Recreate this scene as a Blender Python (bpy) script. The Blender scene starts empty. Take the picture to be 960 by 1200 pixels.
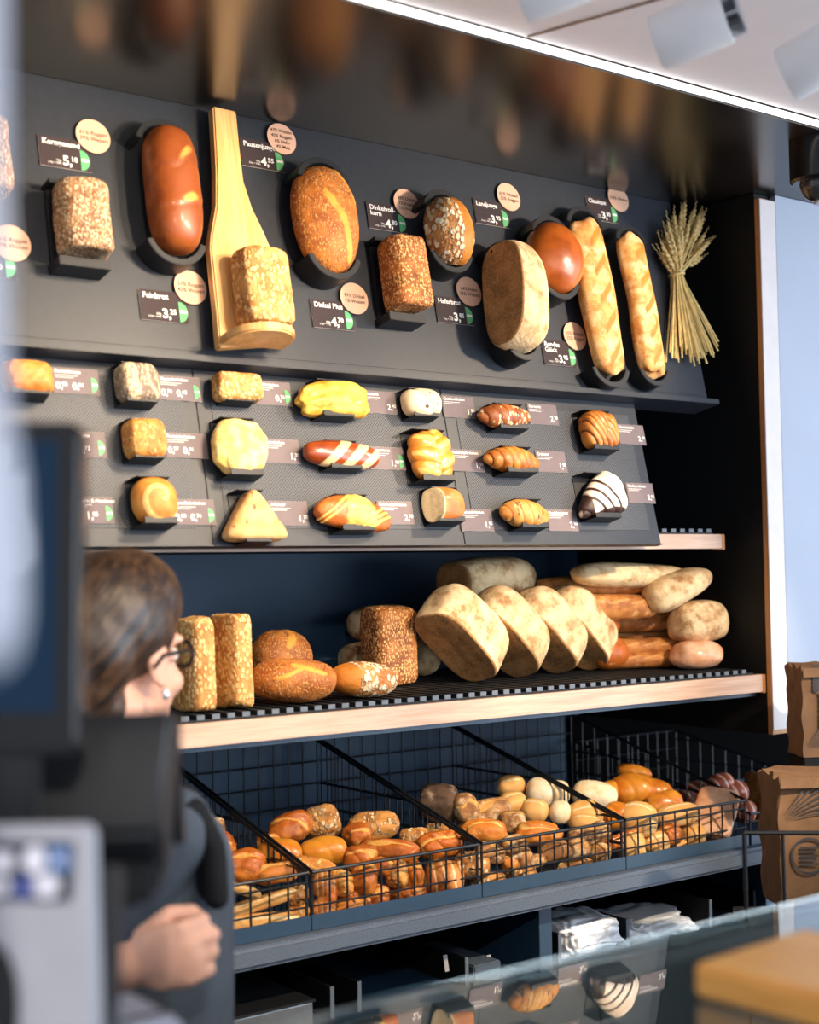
import bpy, bmesh, math, random
import numpy as np
from mathutils import Vector, Matrix

scene = bpy.context.scene
COL = scene.collection
random.seed(7)

# ------------------------------------------------------------------ camera
FPX, CX, CY = 1667.0, 480.0, 600.0
CAM = Vector((0.0, 0.0, 1.63))
_exb = Vector((2250 / FPX, -30 / FPX, -1.0)).normalized()
_r = 0.0167
_ez = Vector((-_r, 1.0, -(_r * 2250 / FPX + 30 / FPX)))
_ez = (_ez - _exb * _ez.dot(_exb)).normalized()
_ey = _ez.cross(_exb)
RIGHT = Vector((_exb[0], _ey[0], _ez[0]))
UPV = Vector((_exb[1], _ey[1], _ez[1]))
BACK = Vector((_exb[2], _ey[2], _ez[2]))
cd = bpy.data.cameras.new('camera')
cam = bpy.data.objects.new('camera', cd)
COL.objects.link(cam)
m = Matrix((RIGHT, UPV, BACK)).transposed().to_4x4()
m.translation = CAM
cam.matrix_world = m
cd.sensor_fit = 'VERTICAL'
cd.sensor_height = 36.0
cd.lens = FPX / 1200 * 36.0
cd.clip_start = 0.02
cd.dof.use_dof = True
cd.dof.focus_distance = 2.95
cd.dof.aperture_fstop = 2.4
scene.camera = cam


def ray(px, py):
    return RIGHT * ((px - CX) / FPX) + UPV * ((CY - py) / FPX) - BACK


def atZ(px, py, Z):
    return CAM + ray(px, py) * Z


def onY(px, py, Y):
    d = ray(px, py)
    return CAM + d * ((Y - CAM.y) / d.y)


def onH(px, py, z):
    d = ray(px, py)
    return CAM + d * ((z - CAM.z) / d.z)


_Rm = np.array([list(RIGHT), list(UPV), list(BACK)])
_c = np.array(list(CAM))


def proj(P):
    q = (np.atleast_2d(P) - _c) @ _Rm.T
    return np.stack([CX - FPX * q[:, 0] / q[:, 2], CY + FPX * q[:, 1] / q[:, 2]], 1)


class Frame:
    """a plane's own axes: a to the right, b up the slope, n out of the surface"""
    def __init__(s, o, tilt=0.0):
        s.o = Vector(o)
        s.a = Vector((1, 0, 0))
        s.b = Vector((0, math.sin(tilt), math.cos(tilt)))
        s.n = Vector((0, -math.cos(tilt), math.sin(tilt)))
        s.R = Matrix((s.a, s.b, s.n)).transposed()

    def hit(s, px, py, off=0.0):
        d = ray(px, py)
        o = s.o + s.n * off
        t = (o - CAM).dot(s.n) / d.dot(s.n)
        q = CAM + d * t - o
        return q.dot(s.a), q.dot(s.b)

    def pt(s, a, b, n=0.0):
        return s.o + s.a * a + s.b * b + s.n * n

    def mat(s, a, b, n=0.0, rot=0.0, yaw=0.0):
        M = (s.R @ Matrix.Rotation(rot, 3, 'Z') @ Matrix.Rotation(yaw, 3, 'Y')).to_4x4()
        M.translation = s.pt(a, b, n)
        return M


YF = 2.22                                   # front plane of the shelving
UP = Frame((0, 2.285, 2.02), math.atan2(0.1, 0.475))
LP = Frame((0, 2.235, 1.68), math.atan2(0.075, 0.326))

# --------------------------------------------------------------- materials


def C(r, g=None, b=None):
    if g is None:
        r, g, b = r
    f = lambda v: ((v / 255 + 0.055) / 1.055) ** 2.4 if v > 10 else v / 255 / 12.92
    return (f(r), f(g), f(b), 1)


class NT:
    def __init__(s, name):
        s.m = bpy.data.materials.new(name)
        s.m.use_nodes = True
        s.t = s.m.node_tree
        s.t.nodes.clear()
        s.out = s.n('ShaderNodeOutputMaterial')

    def n(s, typ, **kw):
        o = s.t.nodes.new(typ)
        for k, v in kw.items():
            setattr(o, k, v)
        return o

    def l(s, a, b):
        s.t.links.new(a, b)

    def put(s, sock, v):
        if hasattr(v, 'is_linked') or isinstance(v, bpy.types.NodeSocket):
            s.l(v, sock)
        else:
            sock.default_value = v

    def math(s, op, a, b=0.0, c=None):
        o = s.n('ShaderNodeMath', operation=op)
        s.put(o.inputs[0], a)
        s.put(o.inputs[1], b)
        if c is not None:
            s.put(o.inputs[2], c)
        return o.outputs[0]

    def mix(s, f, a, b):
        o = s.n('ShaderNodeMix', data_type='RGBA')
        s.put(o.inputs[0], f)
        s.put(o.inputs[6], a)
        s.put(o.inputs[7], b)
        return o.outputs[2]

    def ss(s, v, lo, hi, a=0.0, b=1.0):
        o = s.n('ShaderNodeMapRange', interpolation_type='SMOOTHSTEP')
        s.put(o.inputs[0], v)
        o.inputs[1].default_value = lo
        o.inputs[2].default_value = hi
        o.inputs[3].default_value = a
        o.inputs[4].default_value = b
        return o.outputs[0]

    def coord(s, rnd=True):
        tc = s.n('ShaderNodeTexCoord').outputs['Object']
        if not rnd:
            return tc
        oi = s.n('ShaderNodeObjectInfo').outputs['Random']
        k = s.math('MULTIPLY', oi, 7.0)
        v = s.n('ShaderNodeVectorMath', operation='ADD')
        s.l(tc, v.inputs[0])
        s.l(k, v.inputs[1])
        return v.outputs[0]

    def noise(s, vec, scale, detail=4.0, rough=0.6):
        o = s.n('ShaderNodeTexNoise')
        s.l(vec, o.inputs['Vector'])
        o.inputs['Scale'].default_value = scale
        o.inputs['Detail'].default_value = detail
        o.inputs['Roughness'].default_value = rough
        return o.outputs[0]

    def vor(s, vec, scale, rnd=1.0):
        o = s.n('ShaderNodeTexVoronoi')
        s.l(vec, o.inputs['Vector'])
        o.inputs['Scale'].default_value = scale
        o.inputs['Randomness'].default_value = rnd
        return o.outputs['Distance'], o.outputs['Color']

    def bsdf(s, col, rough=0.5, spec=0.5, metal=0.0, bump=None, bstr=0.3, bdist=0.002, coat=0.0, sss=0.0):
        p = s.n('ShaderNodeBsdfPrincipled')
        s.put(p.inputs['Base Color'], col)
        s.put(p.inputs['Roughness'], rough)
        p.inputs['Specular IOR Level'].default_value = spec
        p.inputs['Metallic'].default_value = metal
        p.inputs['Coat Weight'].default_value = coat
        p.inputs['Coat Roughness'].default_value = 0.15
        if sss:
            p.inputs['Subsurface Weight'].default_value = sss
            p.inputs['Subsurface Radius'].default_value = (0.01, 0.004, 0.002)
        if bump is not None:
            b = s.n('ShaderNodeBump')
            b.inputs['Strength'].default_value = bstr
            b.inputs['Distance'].default_value = bdist
            s.l(bump, b.inputs['Height'])
            s.l(b.outputs[0], p.inputs['Normal'])
        s.l(p.outputs[0], s.out.inputs[0])
        return s.m


def plain(name, col, rough=0.5, spec=0.5, metal=0.0, var=0.12, scale=30.0, bump=0.05, coat=0.0, sss=0.0):
    t = NT(name)
    n = t.noise(t.coord(False), scale)
    k = t.ss(n, 0.3, 0.7)
    a = tuple(c * (1 - var) for c in col[:3]) + (1,)
    b = tuple(min(1, c * (1 + var)) for c in col[:3]) + (1,)
    return t.bsdf(t.mix(k, a, b), rough, spec, metal, n, bump, 0.001, coat, sss)


def emit(name, col, k):
    t = NT(name)
    e = t.n('ShaderNodeEmission')
    e.inputs[0].default_value = col
    e.inputs[1].default_value = k
    t.l(e.outputs[0], t.out.inputs[0])
    return t.m


def glass(name, tint=(0.9, 1, 0.97, 1), rough=0.0):
    t = NT(name)
    p = t.n('ShaderNodeBsdfPrincipled')
    p.inputs['Base Color'].default_value = tint
    p.inputs['Roughness'].default_value = rough
    p.inputs['Transmission Weight'].default_value = 1.0
    p.inputs['IOR'].default_value = 1.5
    t.l(p.outputs[0], t.out.inputs[0])
    return t.m


def wood(name, c1, c2, axis='x', rough=0.45, scale=1.0):
    t = NT(name)
    mp = t.n('ShaderNodeMapping')
    t.l(t.coord(False), mp.inputs[0])
    st = {'x': (2, 40, 40), 'y': (40, 2, 40), 'z': (40, 40, 2)}[axis]
    mp.inputs['Scale'].default_value = tuple(v * scale for v in st)
    n = t.noise(mp.outputs[0], 1.0, 5, 0.65)
    n2 = t.noise(mp.outputs[0], 4.0, 3, 0.6)
    k = t.math('ADD', t.math('MULTIPLY', n, 0.7), t.math('MULTIPLY', n2, 0.3))
    return t.bsdf(t.mix(t.ss(k, 0.35, 0.65), c1, c2), rough, 0.4, 0, k, 0.08, 0.001)


def bread_mat(name, base, dark, mask=None, seeds=None, seedscale=160, seedamt=0.75, flour=None, flouramt=0.5, flourscale=30,
              rough=0.6, coat=0.0, nscale=28, bump=0.5, top=None, seedmask=False, lo=0.35, hi=0.65):
    """crust: noisy mix of two browns, an upper-crust tone, a second tone where the mesh says (slashes, torn crumb), seeds, flour"""
    t = NT(name)
    v = t.coord()
    n = t.noise(v, nscale, 6, 0.62)
    fine = t.noise(v, nscale * 7, 4, 0.7)
    col = t.mix(t.ss(n, lo, hi), dark, base)
    h = t.math('ADD', n, t.math('MULTIPLY', fine, 0.5))
    if top is not None:
        at = t.n('ShaderNodeAttribute', attribute_name='top')
        col = t.mix(t.math('MULTIPLY', t.ss(at.outputs['Fac'], 0.45, 0.95), t.ss(n, 0.3, 0.6, 0.45, 1)), col, top)
    if flour is not None:
        fn = t.noise(v, flourscale, 7, 0.72)
        col = t.mix(t.math('MULTIPLY', t.ss(fn, 0.62 - 0.3 * flouramt, 0.75 - 0.2 * flouramt), 0.85), col, flour)
    am = t.n('ShaderNodeAttribute', attribute_name='mask').outputs['Fac']
    if mask is not None:
        mm = t.ss(t.math('ADD', am, t.math('MULTIPLY', t.math('SUBTRACT', n, 0.5), 0.9)), 0.22, 0.68)
        col = t.mix(mm, col, t.mix(t.ss(t.math('ADD', t.math('MULTIPLY', fine, 0.5), t.math('MULTIPLY', n, 0.5)), 0.38, 0.60), tuple(c * (0.5 if flouramt > 0.7 else 0.72) for c in mask[:3]) + (1,), mask))
    if seeds is not None:
        mp = t.n('ShaderNodeMapping')
        mp.inputs['Scale'].default_value = (1, 0.62, 0.8)
        t.l(v, mp.inputs[0])
        d, c = t.vor(mp.outputs[0], seedscale)
        sx = t.n('ShaderNodeSeparateColor')
        t.l(c, sx.inputs[0])
        on = t.math('LESS_THAN', sx.outputs[0], seedamt)
        k = t.math('MULTIPLY', t.ss(d, 0.42, 0.60, 1, 0), on)
        if seedmask:
            k = t.math('MULTIPLY', k, t.math('SUBTRACT', 1.0, t.ss(am, 0.35, 0.65)))
        sc = t.mix(sx.outputs[1], seeds[0], seeds[1])
        col = t.mix(k, col, sc)
        h = t.math('ADD', t.math('MULTIPLY', h, 0.5), t.math('MULTIPLY', k, 1.2))
    return t.bsdf(col, rough, 0.4, 0, h, bump, 0.003, coat)


# ---------------------------------------------------------------- geometry


def link(o, parent=None):
    COL.objects.link(o)
    if parent is not None:
        o.parent = parent
    return o


def tag(o, label=None, cat=None, group=None, kind=None):
    if label:
        o['label'] = label
    if cat:
        o['category'] = cat
    if group:
        o['group'] = group
    if kind:
        o['kind'] = kind
    return o


def empty(name, M):
    o = bpy.data.objects.new(name, None)
    o.empty_display_size = 0.02
    COL.objects.link(o)
    o.matrix_world = M if isinstance(M, Matrix) else Matrix.Translation(M)
    return o


class MB:
    """collects boxes, tubes, prisms; build() links them as one mesh object"""
    def __init__(s):
        s.v, s.f, s.mi = [], [], []

    def add(s, vs, fs, mi=0):
        k = len(s.v)
        s.v += [Vector(p) for p in vs]
        s.f += [[i + k for i in f] for f in fs]
        s.mi += [mi] * len(fs)
        return s

    def box(s, lo, hi, mi=0, M=None):
        x0, y0, z0 = lo
        x1, y1, z1 = hi
        vs = [Vector(p) for p in ((x0, y0, z0), (x1, y0, z0), (x1, y1, z0), (x0, y1, z0), (x0, y0, z1), (x1, y0, z1), (x1, y1, z1), (x0, y1, z1))]
        if M is not None:
            vs = [M @ p for p in vs]
        return s.add(vs, [(3, 2, 1, 0), (4, 5, 6, 7), (0, 1, 5, 4), (1, 2, 6, 5), (2, 3, 7, 6), (3, 0, 4, 7)], mi)

    def tube(s, pts, r, n=8, mi=0, closed=False, cap=True):
        pts = [Vector(p) for p in pts]
        rs = r if isinstance(r, (list, tuple)) else [r] * len(pts)
        vs, fs = [], []
        N = len(pts)
        ref = None
        for i, p in enumerate(pts):
            a = pts[i - 1] if (i > 0 or closed) else p
            b = pts[(i + 1) % N] if (i < N - 1 or closed) else p
            d = (b - a).normalized()
            if ref is None:
                ref = d.orthogonal().normalized()
            x = (ref - d * ref.dot(d)).normalized()
            ref = x
            y = d.cross(x)
            for j in range(n):
                w = 2 * math.pi * j / n
                vs.append(p + (x * math.cos(w) + y * math.sin(w)) * rs[i])
        for i in range(N if closed else N - 1):
            for j in range(n):
                q = (i + 1) % N
                fs.append((i * n + j, i * n + (j + 1) % n, q * n + (j + 1) % n, q * n + j))
        if cap and not closed:
            fs.append(tuple(range(n - 1, -1, -1)))
            fs.append(tuple((N - 1) * n + j for j in range(n)))
        return s.add(vs, fs, mi)

    def prism(s, poly, z0, z1, mi=0, M=None):
        n = len(poly)
        vs = [Vector((p[0], p[1], z0)) for p in poly] + [Vector((p[0], p[1], z1)) for p in poly]
        if M is not None:
            vs = [M @ p for p in vs]
        fs = [tuple(range(n - 1, -1, -1)), tuple(range(n, 2 * n))] + [(i, (i + 1) % n, n + (i + 1) % n, n + i) for i in range(n)]
        return s.add(vs, fs, mi)

    def lathe(s, prof, n=24, mi=0, M=None):
        vs, fs = [], []
        for r, z in prof:
            for j in range(n):
                w = 2 * math.pi * j / n
                vs.append(Vector((r * math.cos(w), r * math.sin(w), z)))
        for i in range(len(prof) - 1):
            for j in range(n):
                fs.append((i * n + j, i * n + (j + 1) % n, (i + 1) * n + (j + 1) % n, (i + 1) * n + j))
        fs.append(tuple(range(n - 1, -1, -1)))
        fs.append(tuple((len(prof) - 1) * n + j for j in range(n)))
        if M is not None:
            vs = [M @ p for p in vs]
        return s.add(vs, fs, mi)

    def build(s, name, mat, parent=None, bevel=0.0, M=None, smooth=True, seg=2):
        me = bpy.data.meshes.new(name)
        me.from_pydata([tuple(p) for p in s.v], [], s.f)
        for q in (mat if isinstance(mat, (list, tuple)) else [mat]):
            me.materials.append(q)
        me.polygons.foreach_set('material_index', s.mi)
        bm = bmesh.new()
        bm.from_mesh(me)
        bmesh.ops.recalc_face_normals(bm, faces=bm.faces)
        if bevel:
            es = [e for e in bm.edges if len(e.link_faces) == 2 and e.calc_face_angle(0) > 0.6]
            bmesh.ops.bevel(bm, geom=es, offset=bevel, segments=seg, affect='EDGES', clamp_overlap=True)
        bm.to_mesh(me)
        bm.free()
        if smooth:
            me.polygons.foreach_set('use_smooth', [True] * len(me.polygons))
            me.set_sharp_from_angle(angle=math.radians(35))
        o = bpy.data.objects.new(name, me)
        link(o, parent)
        if M is not None:
            o.matrix_world = M
        return o


def rrect(x0, y0, x1, y1, r, n=6):
    out = []
    for cx, cy, a0 in ((x1 - r, y1 - r, 0), (x0 + r, y1 - r, 90), (x0 + r, y0 + r, 180), (x1 - r, y0 + r, 270)):
        for i in range(n + 1):
            w = math.radians(a0 + 90 * i / n)
            out.append((cx + r * math.cos(w), cy + r * math.sin(w)))
    return out


def text(body, size, mat, parent, x, y, z=0.0004, bold=0.0, align='LEFT', name='lettering', rot=0.0, shear=0.0):
    cu = bpy.data.curves.new(name, 'FONT')
    cu.body = body
    cu.size = size
    cu.offset = bold
    cu.align_x = align
    cu.shear = shear
    cu.resolution_u = 3
    cu.materials.append(mat)
    tmp = bpy.data.objects.new('glyphs', cu)
    me = bpy.data.meshes.new_from_object(tmp)
    me.name = name
    if not me.materials:
        me.materials.append(mat)
    bpy.data.objects.remove(tmp)
    bpy.data.curves.remove(cu)
    o = bpy.data.objects.new(name, me)
    link(o, parent)
    o.location = (x, y, z)
    o.rotation_euler = (0, 0, rot)
    return o


# ---- bread shapes
_cs = {}


def cubesphere(n):
    if n in _cs:
        return _cs[n]
    me = bmesh.new()
    bmesh.ops.create_cube(me, size=2)
    bmesh.ops.subdivide_edges(me, edges=me.edges[:], cuts=n - 1, use_grid_fill=True)
    me.verts.index_update()
    V = np.array([v.co[:] for v in me.verts])
    F = [[v.index for v in f.verts] for f in me.faces]
    me.free()
    V = np.tan(V * (math.pi / 4))
    V /= np.linalg.norm(V, axis=1)[:, None]
    _cs[n] = (V, F)
    return _cs[n]


def wav(V, scale, seed, k=16):
    g = np.random.RandomState(seed)
    d = g.normal(size=(k, 3))
    d /= np.linalg.norm(d, axis=1)[:, None]
    d *= scale * g.uniform(0.6, 1.6, size=(k, 1))
    return np.sin(V @ d.T + g.uniform(0, 6.28, k)).sum(1) / math.sqrt(k / 2)


def seg(V, a, b, w):
    p = V[:, :2]
    a, b = np.array(a), np.array(b)
    t = np.clip(((p - a) @ (b - a)) / ((b - a) @ (b - a)), 0, 1)
    d = np.linalg.norm(p - (a + t[:, None] * (b - a)), axis=1)
    return np.exp(-(d / w) ** 2) * (V[:, 2] > 0)


def loaf(axis='y', p1=2.2, p2=3.0, n=24, flat=0.45, amp=0.03, ns=3.0, rough=0.0, seed=0, pat=None, warp=None):
    """closed bread body in a unit box: x, y in -.5...5, z in 0..1; returns verts, faces, mask"""
    D, F = cubesphere(n)
    A = np.abs(D)
    i = 'xyz'.index(axis)
    o = [j for j in range(3) if j != i]
    r = ((A[:, o[0]] ** p1 + A[:, o[1]] ** p1) ** (p2 / p1) + A[:, i] ** p2) ** (-1 / p2)
    V = D * r[:, None]
    V[:, 2] = np.where(V[:, 2] < 0, V[:, 2] * flat, V[:, 2])
    mask = np.zeros(len(V))
    disp = amp * wav(V, ns, seed) + amp * 0.4 * wav(V, ns * 3, seed + 5)
    if rough:
        disp = disp + rough * np.random.RandomState(seed).normal(size=len(V))
    if pat is not None:
        dd, mask = pat(V)
        disp = disp + dd
    V = V * (1 + disp)[:, None]
    if warp is not None:
        V, mask = warp(V.copy(), mask)
    lo, hi = V.min(0), V.max(0)
    V = (V - lo) / (hi - lo)
    V[:, 0] -= 0.5
    V[:, 1] -= 0.5
    return V, F, mask


def np_obj(name, V, F, mask, mat, M):
    me = bpy.data.meshes.new(name)
    me.from_pydata(V.tolist(), [], F)
    at = me.attributes.new('mask', 'FLOAT', 'POINT')
    at.data.foreach_set('value', np.ascontiguousarray(mask, dtype=np.float32))
    z = V[:, 2]
    at = me.attributes.new('top', 'FLOAT', 'POINT')
    at.data.foreach_set('value', np.ascontiguousarray((z - z.min()) / max(1e-6, z.max() - z.min()), dtype=np.float32))
    me.materials.append(mat)
    me.polygons.foreach_set('use_smooth', [True] * len(me.polygons))
    o = bpy.data.objects.new(name, me)
    COL.objects.link(o)
    o.matrix_world = M
    return o


def fit(V, M, box, dims, moves, mode):
    """size a body and slide it along two directions until it spans the picture box"""
    R = np.array(M.to_3x3())
    loc = np.array(M.translation)
    e = [np.array(v) for v in moves]
    s = np.array(dims, float)
    W, H = box[2] - box[0], box[3] - box[1]
    cx, cy = (box[0] + box[2]) / 2, (box[1] + box[3]) / 2
    for it in range(14):
        P = loc + (V * s) @ R.T
        q = proj(P)
        lo, hi = q.min(0), q.max(0)
        w, h = hi - lo
        kw, kh = np.clip(W / w, 0.7, 1.4) ** 0.8, np.clip(H / h, 0.7, 1.4) ** 0.8
        if mode == 'xy':
            s[0] *= kw; s[1] *= kh
        elif mode == 'xz':
            s[0] *= kw; s[2] *= kh
        elif mode == 'u':
            s *= math.sqrt(kw * kh)
        elif mode == 'x,yz':
            s[0] *= kw; s[1:] *= kh
        elif mode == 'h':
            s *= kh
        elif mode == 'w':
            s *= kw
        c = P.mean(0)
        g = np.stack([(proj(c + e[k] * 1e-3) - proj(c - e[k] * 1e-3))[0] / 2e-3 for k in range(2)], 1)
        d = np.array([cx, cy]) - (lo + hi) / 2
        loc = loc + np.stack(e, 1) @ np.linalg.solve(g, d)
    M = M.copy()
    M.translation = Vector(loc)
    return V * s, M, s


def bread(name, label, cat, group, box, shape, mat, M, dims, moves, mode='xy'):
    V, F, mask = shape
    V2, M2, s = fit(V, M, box, dims, moves, mode)
    o = np_obj(name, V2, F, mask, mat, M2)
    tag(o, label, cat, group)
    return o, s

# ================================================================ materials
M_ANTH = plain('anthracite_laminate', C(41, 45, 53), 0.48, 0.4, var=0.08, scale=60, bump=0.02)
M_BLUE = plain('blue_grey_backboard', C(36, 64, 90), 0.55, 0.4, var=0.06, scale=8, bump=0.01)
M_BLACK = plain('black_laminate', C(16, 17, 19), 0.6, 0.25, var=0.1, scale=30, bump=0.01)
M_HOLD = plain('black_powder_coat', C(26, 28, 33), 0.5, 0.4, var=0.08, scale=200, bump=0.02)
M_WIRE = plain('black_wire', C(20, 23, 28), 0.4, 0.5, var=0.05, scale=50, bump=0.0)
M_TRAY = plain('blue_grey_steel', C(36, 62, 86), 0.45, 0.5, var=0.06, scale=60, bump=0.02)
M_TOP = plain('speckled_worktop', C(86, 98, 114), 0.5, 0.5, var=0.35, scale=420, bump=0.05)
M_CANOPY = plain('dark_gloss_canopy', C(30, 26, 24), 0.24, 0.55, var=0.06, scale=14, bump=0.004)
M_WHITE = plain('white_paint', C(246, 240, 240), 0.7, 0.3, var=0.02, scale=6, bump=0.01)
M_WALLW = plain('pale_blue_wall_paint', C(178, 186, 202), 0.7, 0.3, var=0.02, scale=5, bump=0.01)
M_FLOOR = plain('grey_floor', C(120, 116, 112), 0.5, 0.4, var=0.1, scale=10, bump=0.02)
M_SHELFW = wood('pale_beech', C(202, 172, 152), C(184, 150, 128), 'x')
M_POSTW = wood('oiled_beech_edge', C(206, 150, 96), C(180, 122, 72), 'z')
M_LAMW = plain('white_laminate', C(226, 216, 214), 0.5, 0.4, var=0.03, scale=20)
M_BOARD = wood('honey_beech', C(235, 188, 126), C(212, 158, 92), 'y', 0.4)
M_BOARD2 = wood('oiled_oak_board', C(236, 178, 100), C(212, 146, 72), 'x', 0.35)
M_RUB = plain('black_rubber', C(30, 32, 36), 0.7, 0.3, var=0.1, scale=60)
M_RUBTIP = plain('grey_rubber_tip', C(96, 106, 118), 0.6, 0.3, var=0.08, scale=60)
M_CARD = plain('brown_grey_card', C(62, 52, 54), 0.65, 0.15, var=0.04, scale=40, bump=0.0)
M_CARDL = plain('grey_card', C(118, 106, 108), 0.65, 0.15, var=0.04, scale=40, bump=0.0)
M_CARDE = plain('card_edge', C(190, 180, 172), 0.5, 0.4, var=0.02)
M_INKW = plain('white_ink', C(240, 236, 232), 0.5, 0.3, var=0.0, bump=0.0)
M_INKB = plain('brown_black_ink', C(62, 44, 36), 0.6, 0.3, var=0.0, bump=0.0)
M_GREEN = plain('green_badge_ink', C(96, 176, 118), 0.5, 0.3, var=0.03, bump=0.0)
M_PEACH = plain('peach_paper', C(226, 178, 150), 0.6, 0.3, var=0.03, scale=60, bump=0.0)
M_STEEL = plain('brushed_steel', C(190, 192, 196), 0.35, 0.5, 0.9, var=0.05, scale=80)
M_DARKG = plain('dark_plastic', C(24, 26, 30), 0.45, 0.5, var=0.06, scale=40)
M_GLOSSK = plain('black_gloss_plastic', C(12, 14, 18), 0.22, 0.5, var=0.05, scale=20, bump=0.0)
M_GREYP = plain('light_grey_plastic', C(176, 176, 184), 0.5, 0.4, var=0.04, scale=20)
M_WHITEP = plain('white_plastic', C(158, 164, 180), 0.45, 0.4, var=0.02, scale=20)
M_LAMPG = plain('pale_grey_lamp_paint', C(236, 234, 236), 0.45, 0.4, var=0.02, scale=20)
M_KRAFT = plain('kraft_paper', C(124, 94, 68), 0.75, 0.2, var=0.15, scale=18, bump=0.15)
M_KRAFTD = plain('kraft_print_ink', C(70, 66, 68), 0.75, 0.2, var=0.2, scale=40)
M_GLASS = glass('vitrine_glass')
M_GLASSE = glass('glass_edge_green', (0.45, 0.85, 0.75, 1))

# perforated sheet: staggered round holes
def perforated():
    t = NT('perforated_sheet_metal')
    mp = t.n('ShaderNodeMapping')
    t.l(t.coord(False), mp.inputs[0])
    mp.inputs['Rotation'].default_value = (0, 0, math.radians(45))
    mp.inputs['Scale'].default_value = (1, 1, 0)
    v = t.n('ShaderNodeTexVoronoi', voronoi_dimensions='2D')
    t.l(mp.outputs[0], v.inputs['Vector'])
    v.inputs['Scale'].default_value = 1 / 0.0044
    v.inputs['Randomness'].default_value = 0.0
    k = t.ss(v.outputs['Distance'], 0.30, 0.40)
    col = t.mix(k, C(6, 7, 9), C(76, 80, 88))
    return t.bsdf(col, 0.5, 0.4, 0, k, 0.4, 0.001)


M_PERF = perforated()

SEED_PALE = (C(226, 206, 174), C(176, 142, 106))
SEED_TAN = (C(226, 178, 116), C(176, 120, 66))
SEED_WHITE = (C(244, 232, 210), C(222, 196, 160))
B = {}
B['rye_seed'] = bread_mat('grey_seed_crust', C(176, 130, 86), C(110, 70, 42), C(160, 76, 28), SEED_PALE, 270, 0.92, bump=0.8)
B['smooth'] = bread_mat('smooth_brown_crust', C(156, 84, 34), C(112, 52, 22), C(222, 148, 70), rough=0.45, coat=0.15, nscale=18, bump=0.3, top=C(134, 66, 26))
B['oatbox'] = bread_mat('pale_oat_crust', C(214, 160, 92), C(176, 112, 52), C(226, 178, 112), (C(240, 206, 146), C(216, 170, 102)), 165, 0.8, bump=0.7)
B['sesame'] = bread_mat('sesame_brown_crust', C(196, 118, 48), C(146, 76, 28), C(236, 160, 66), (C(220, 164, 98), C(160, 96, 44)), 300, 0.62, bump=0.7, seedmask=True)
B['brownbox'] = bread_mat('seeded_brown_crust', C(178, 108, 52), C(124, 68, 30), C(140, 80, 40), (C(234, 186, 124), C(196, 134, 74)), 255, 0.85, bump=0.8)
B['flakes'] = bread_mat('oat_flake_crust', C(206, 150, 90), C(170, 104, 50), C(214, 132, 48), (C(246, 232, 204), C(226, 196, 150)), 105, 0.9, bump=0.9, seedmask=True)
B['torn'] = bread_mat('floury_torn_crust', C(216, 182, 134), C(160, 112, 66), C(182, 134, 82), flour=C(238, 210, 164), flouramt=0.75, flourscale=22, rough=0.85, bump=0.6)
B['shiny'] = bread_mat('glossy_chestnut_crust', C(178, 94, 34), C(142, 66, 22), C(90, 40, 16), rough=0.3, coat=0.7, nscale=10, bump=0.12)
B['baguette'] = bread_mat('baguette_crust', C(228, 172, 100), C(198, 126, 58), C(206, 126, 48), flour=C(238, 204, 152), flouramt=0.55, flourscale=26, rough=0.6, bump=0.5)
B['bagbrown'] = bread_mat('brown_baguette_crust', C(206, 138, 72), C(160, 94, 44), C(222, 160, 90), flour=C(226, 186, 134), flouramt=0.3, flourscale=30, rough=0.6, bump=0.5)
B['zebra'] = bread_mat('grey_striped_crust', C(142, 124, 104), C(112, 94, 78), C(232, 206, 160), (C(196, 178, 152), C(90, 74, 62)), 260, 0.7, bump=0.4)
B['goldseed'] = bread_mat('golden_seeded_crust', C(222, 158, 76), C(180, 106, 40), C(232, 172, 92), (C(236, 196, 128), C(130, 84, 44)), 230, 0.5, bump=0.5)
B['golden'] = bread_mat('golden_crust', C(230, 158, 70), C(170, 92, 30), C(242, 190, 108), rough=0.5, coat=0.08, flour=C(244, 202, 140), flouramt=0.18, flourscale=48, nscale=34, bump=0.7, top=C(202, 120, 44))
B['orange'] = bread_mat('deep_golden_crust', C(214, 130, 46), C(140, 68, 22), C(240, 176, 88), rough=0.48, coat=0.12, flour=C(244, 202, 140), flouramt=0.18, flourscale=48, nscale=34, bump=0.7, top=C(186, 96, 32))
B['cheese'] = bread_mat('pale_cheese_crust', C(244, 220, 152), C(228, 184, 96), C(212, 150, 62), nscale=34, rough=0.55, bump=0.7)
B['cheesey'] = bread_mat('melted_cheese_crust', C(240, 196, 84), C(214, 146, 44), C(190, 108, 36), nscale=36, rough=0.45, coat=0.15, bump=0.8)
B['triangle'] = bread_mat('sandy_crust', C(224, 180, 122), C(206, 152, 90), C(230, 190, 130), (C(120, 84, 50), C(150, 104, 60)), 160, 0.1, bump=0.3)
B['lye'] = bread_mat('pretzel_crust', C(150, 66, 26), C(110, 42, 16), C(240, 206, 150), rough=0.3, coat=0.5, nscale=14, bump=0.15)
B['laugcheese'] = bread_mat('cheese_topped_pretzel_crust', C(206, 118, 48), C(168, 84, 34), C(240, 196, 96), nscale=30, rough=0.45, coat=0.2, bump=0.6)
B['cream'] = bread_mat('cream_white_crust', C(240, 222, 186), C(226, 200, 156), C(70, 44, 30), nscale=16, rough=0.55, bump=0.2)
B['egg'] = bread_mat('egg_glazed_crust', C(226, 152, 52), C(196, 112, 32), C(244, 196, 108), rough=0.35, coat=0.4, nscale=12, bump=0.15)
B['cut'] = bread_mat('cut_roll_crust', C(206, 134, 66), C(168, 92, 38), C(226, 200, 154), rough=0.5, coat=0.1, nscale=22, bump=0.4)
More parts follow.
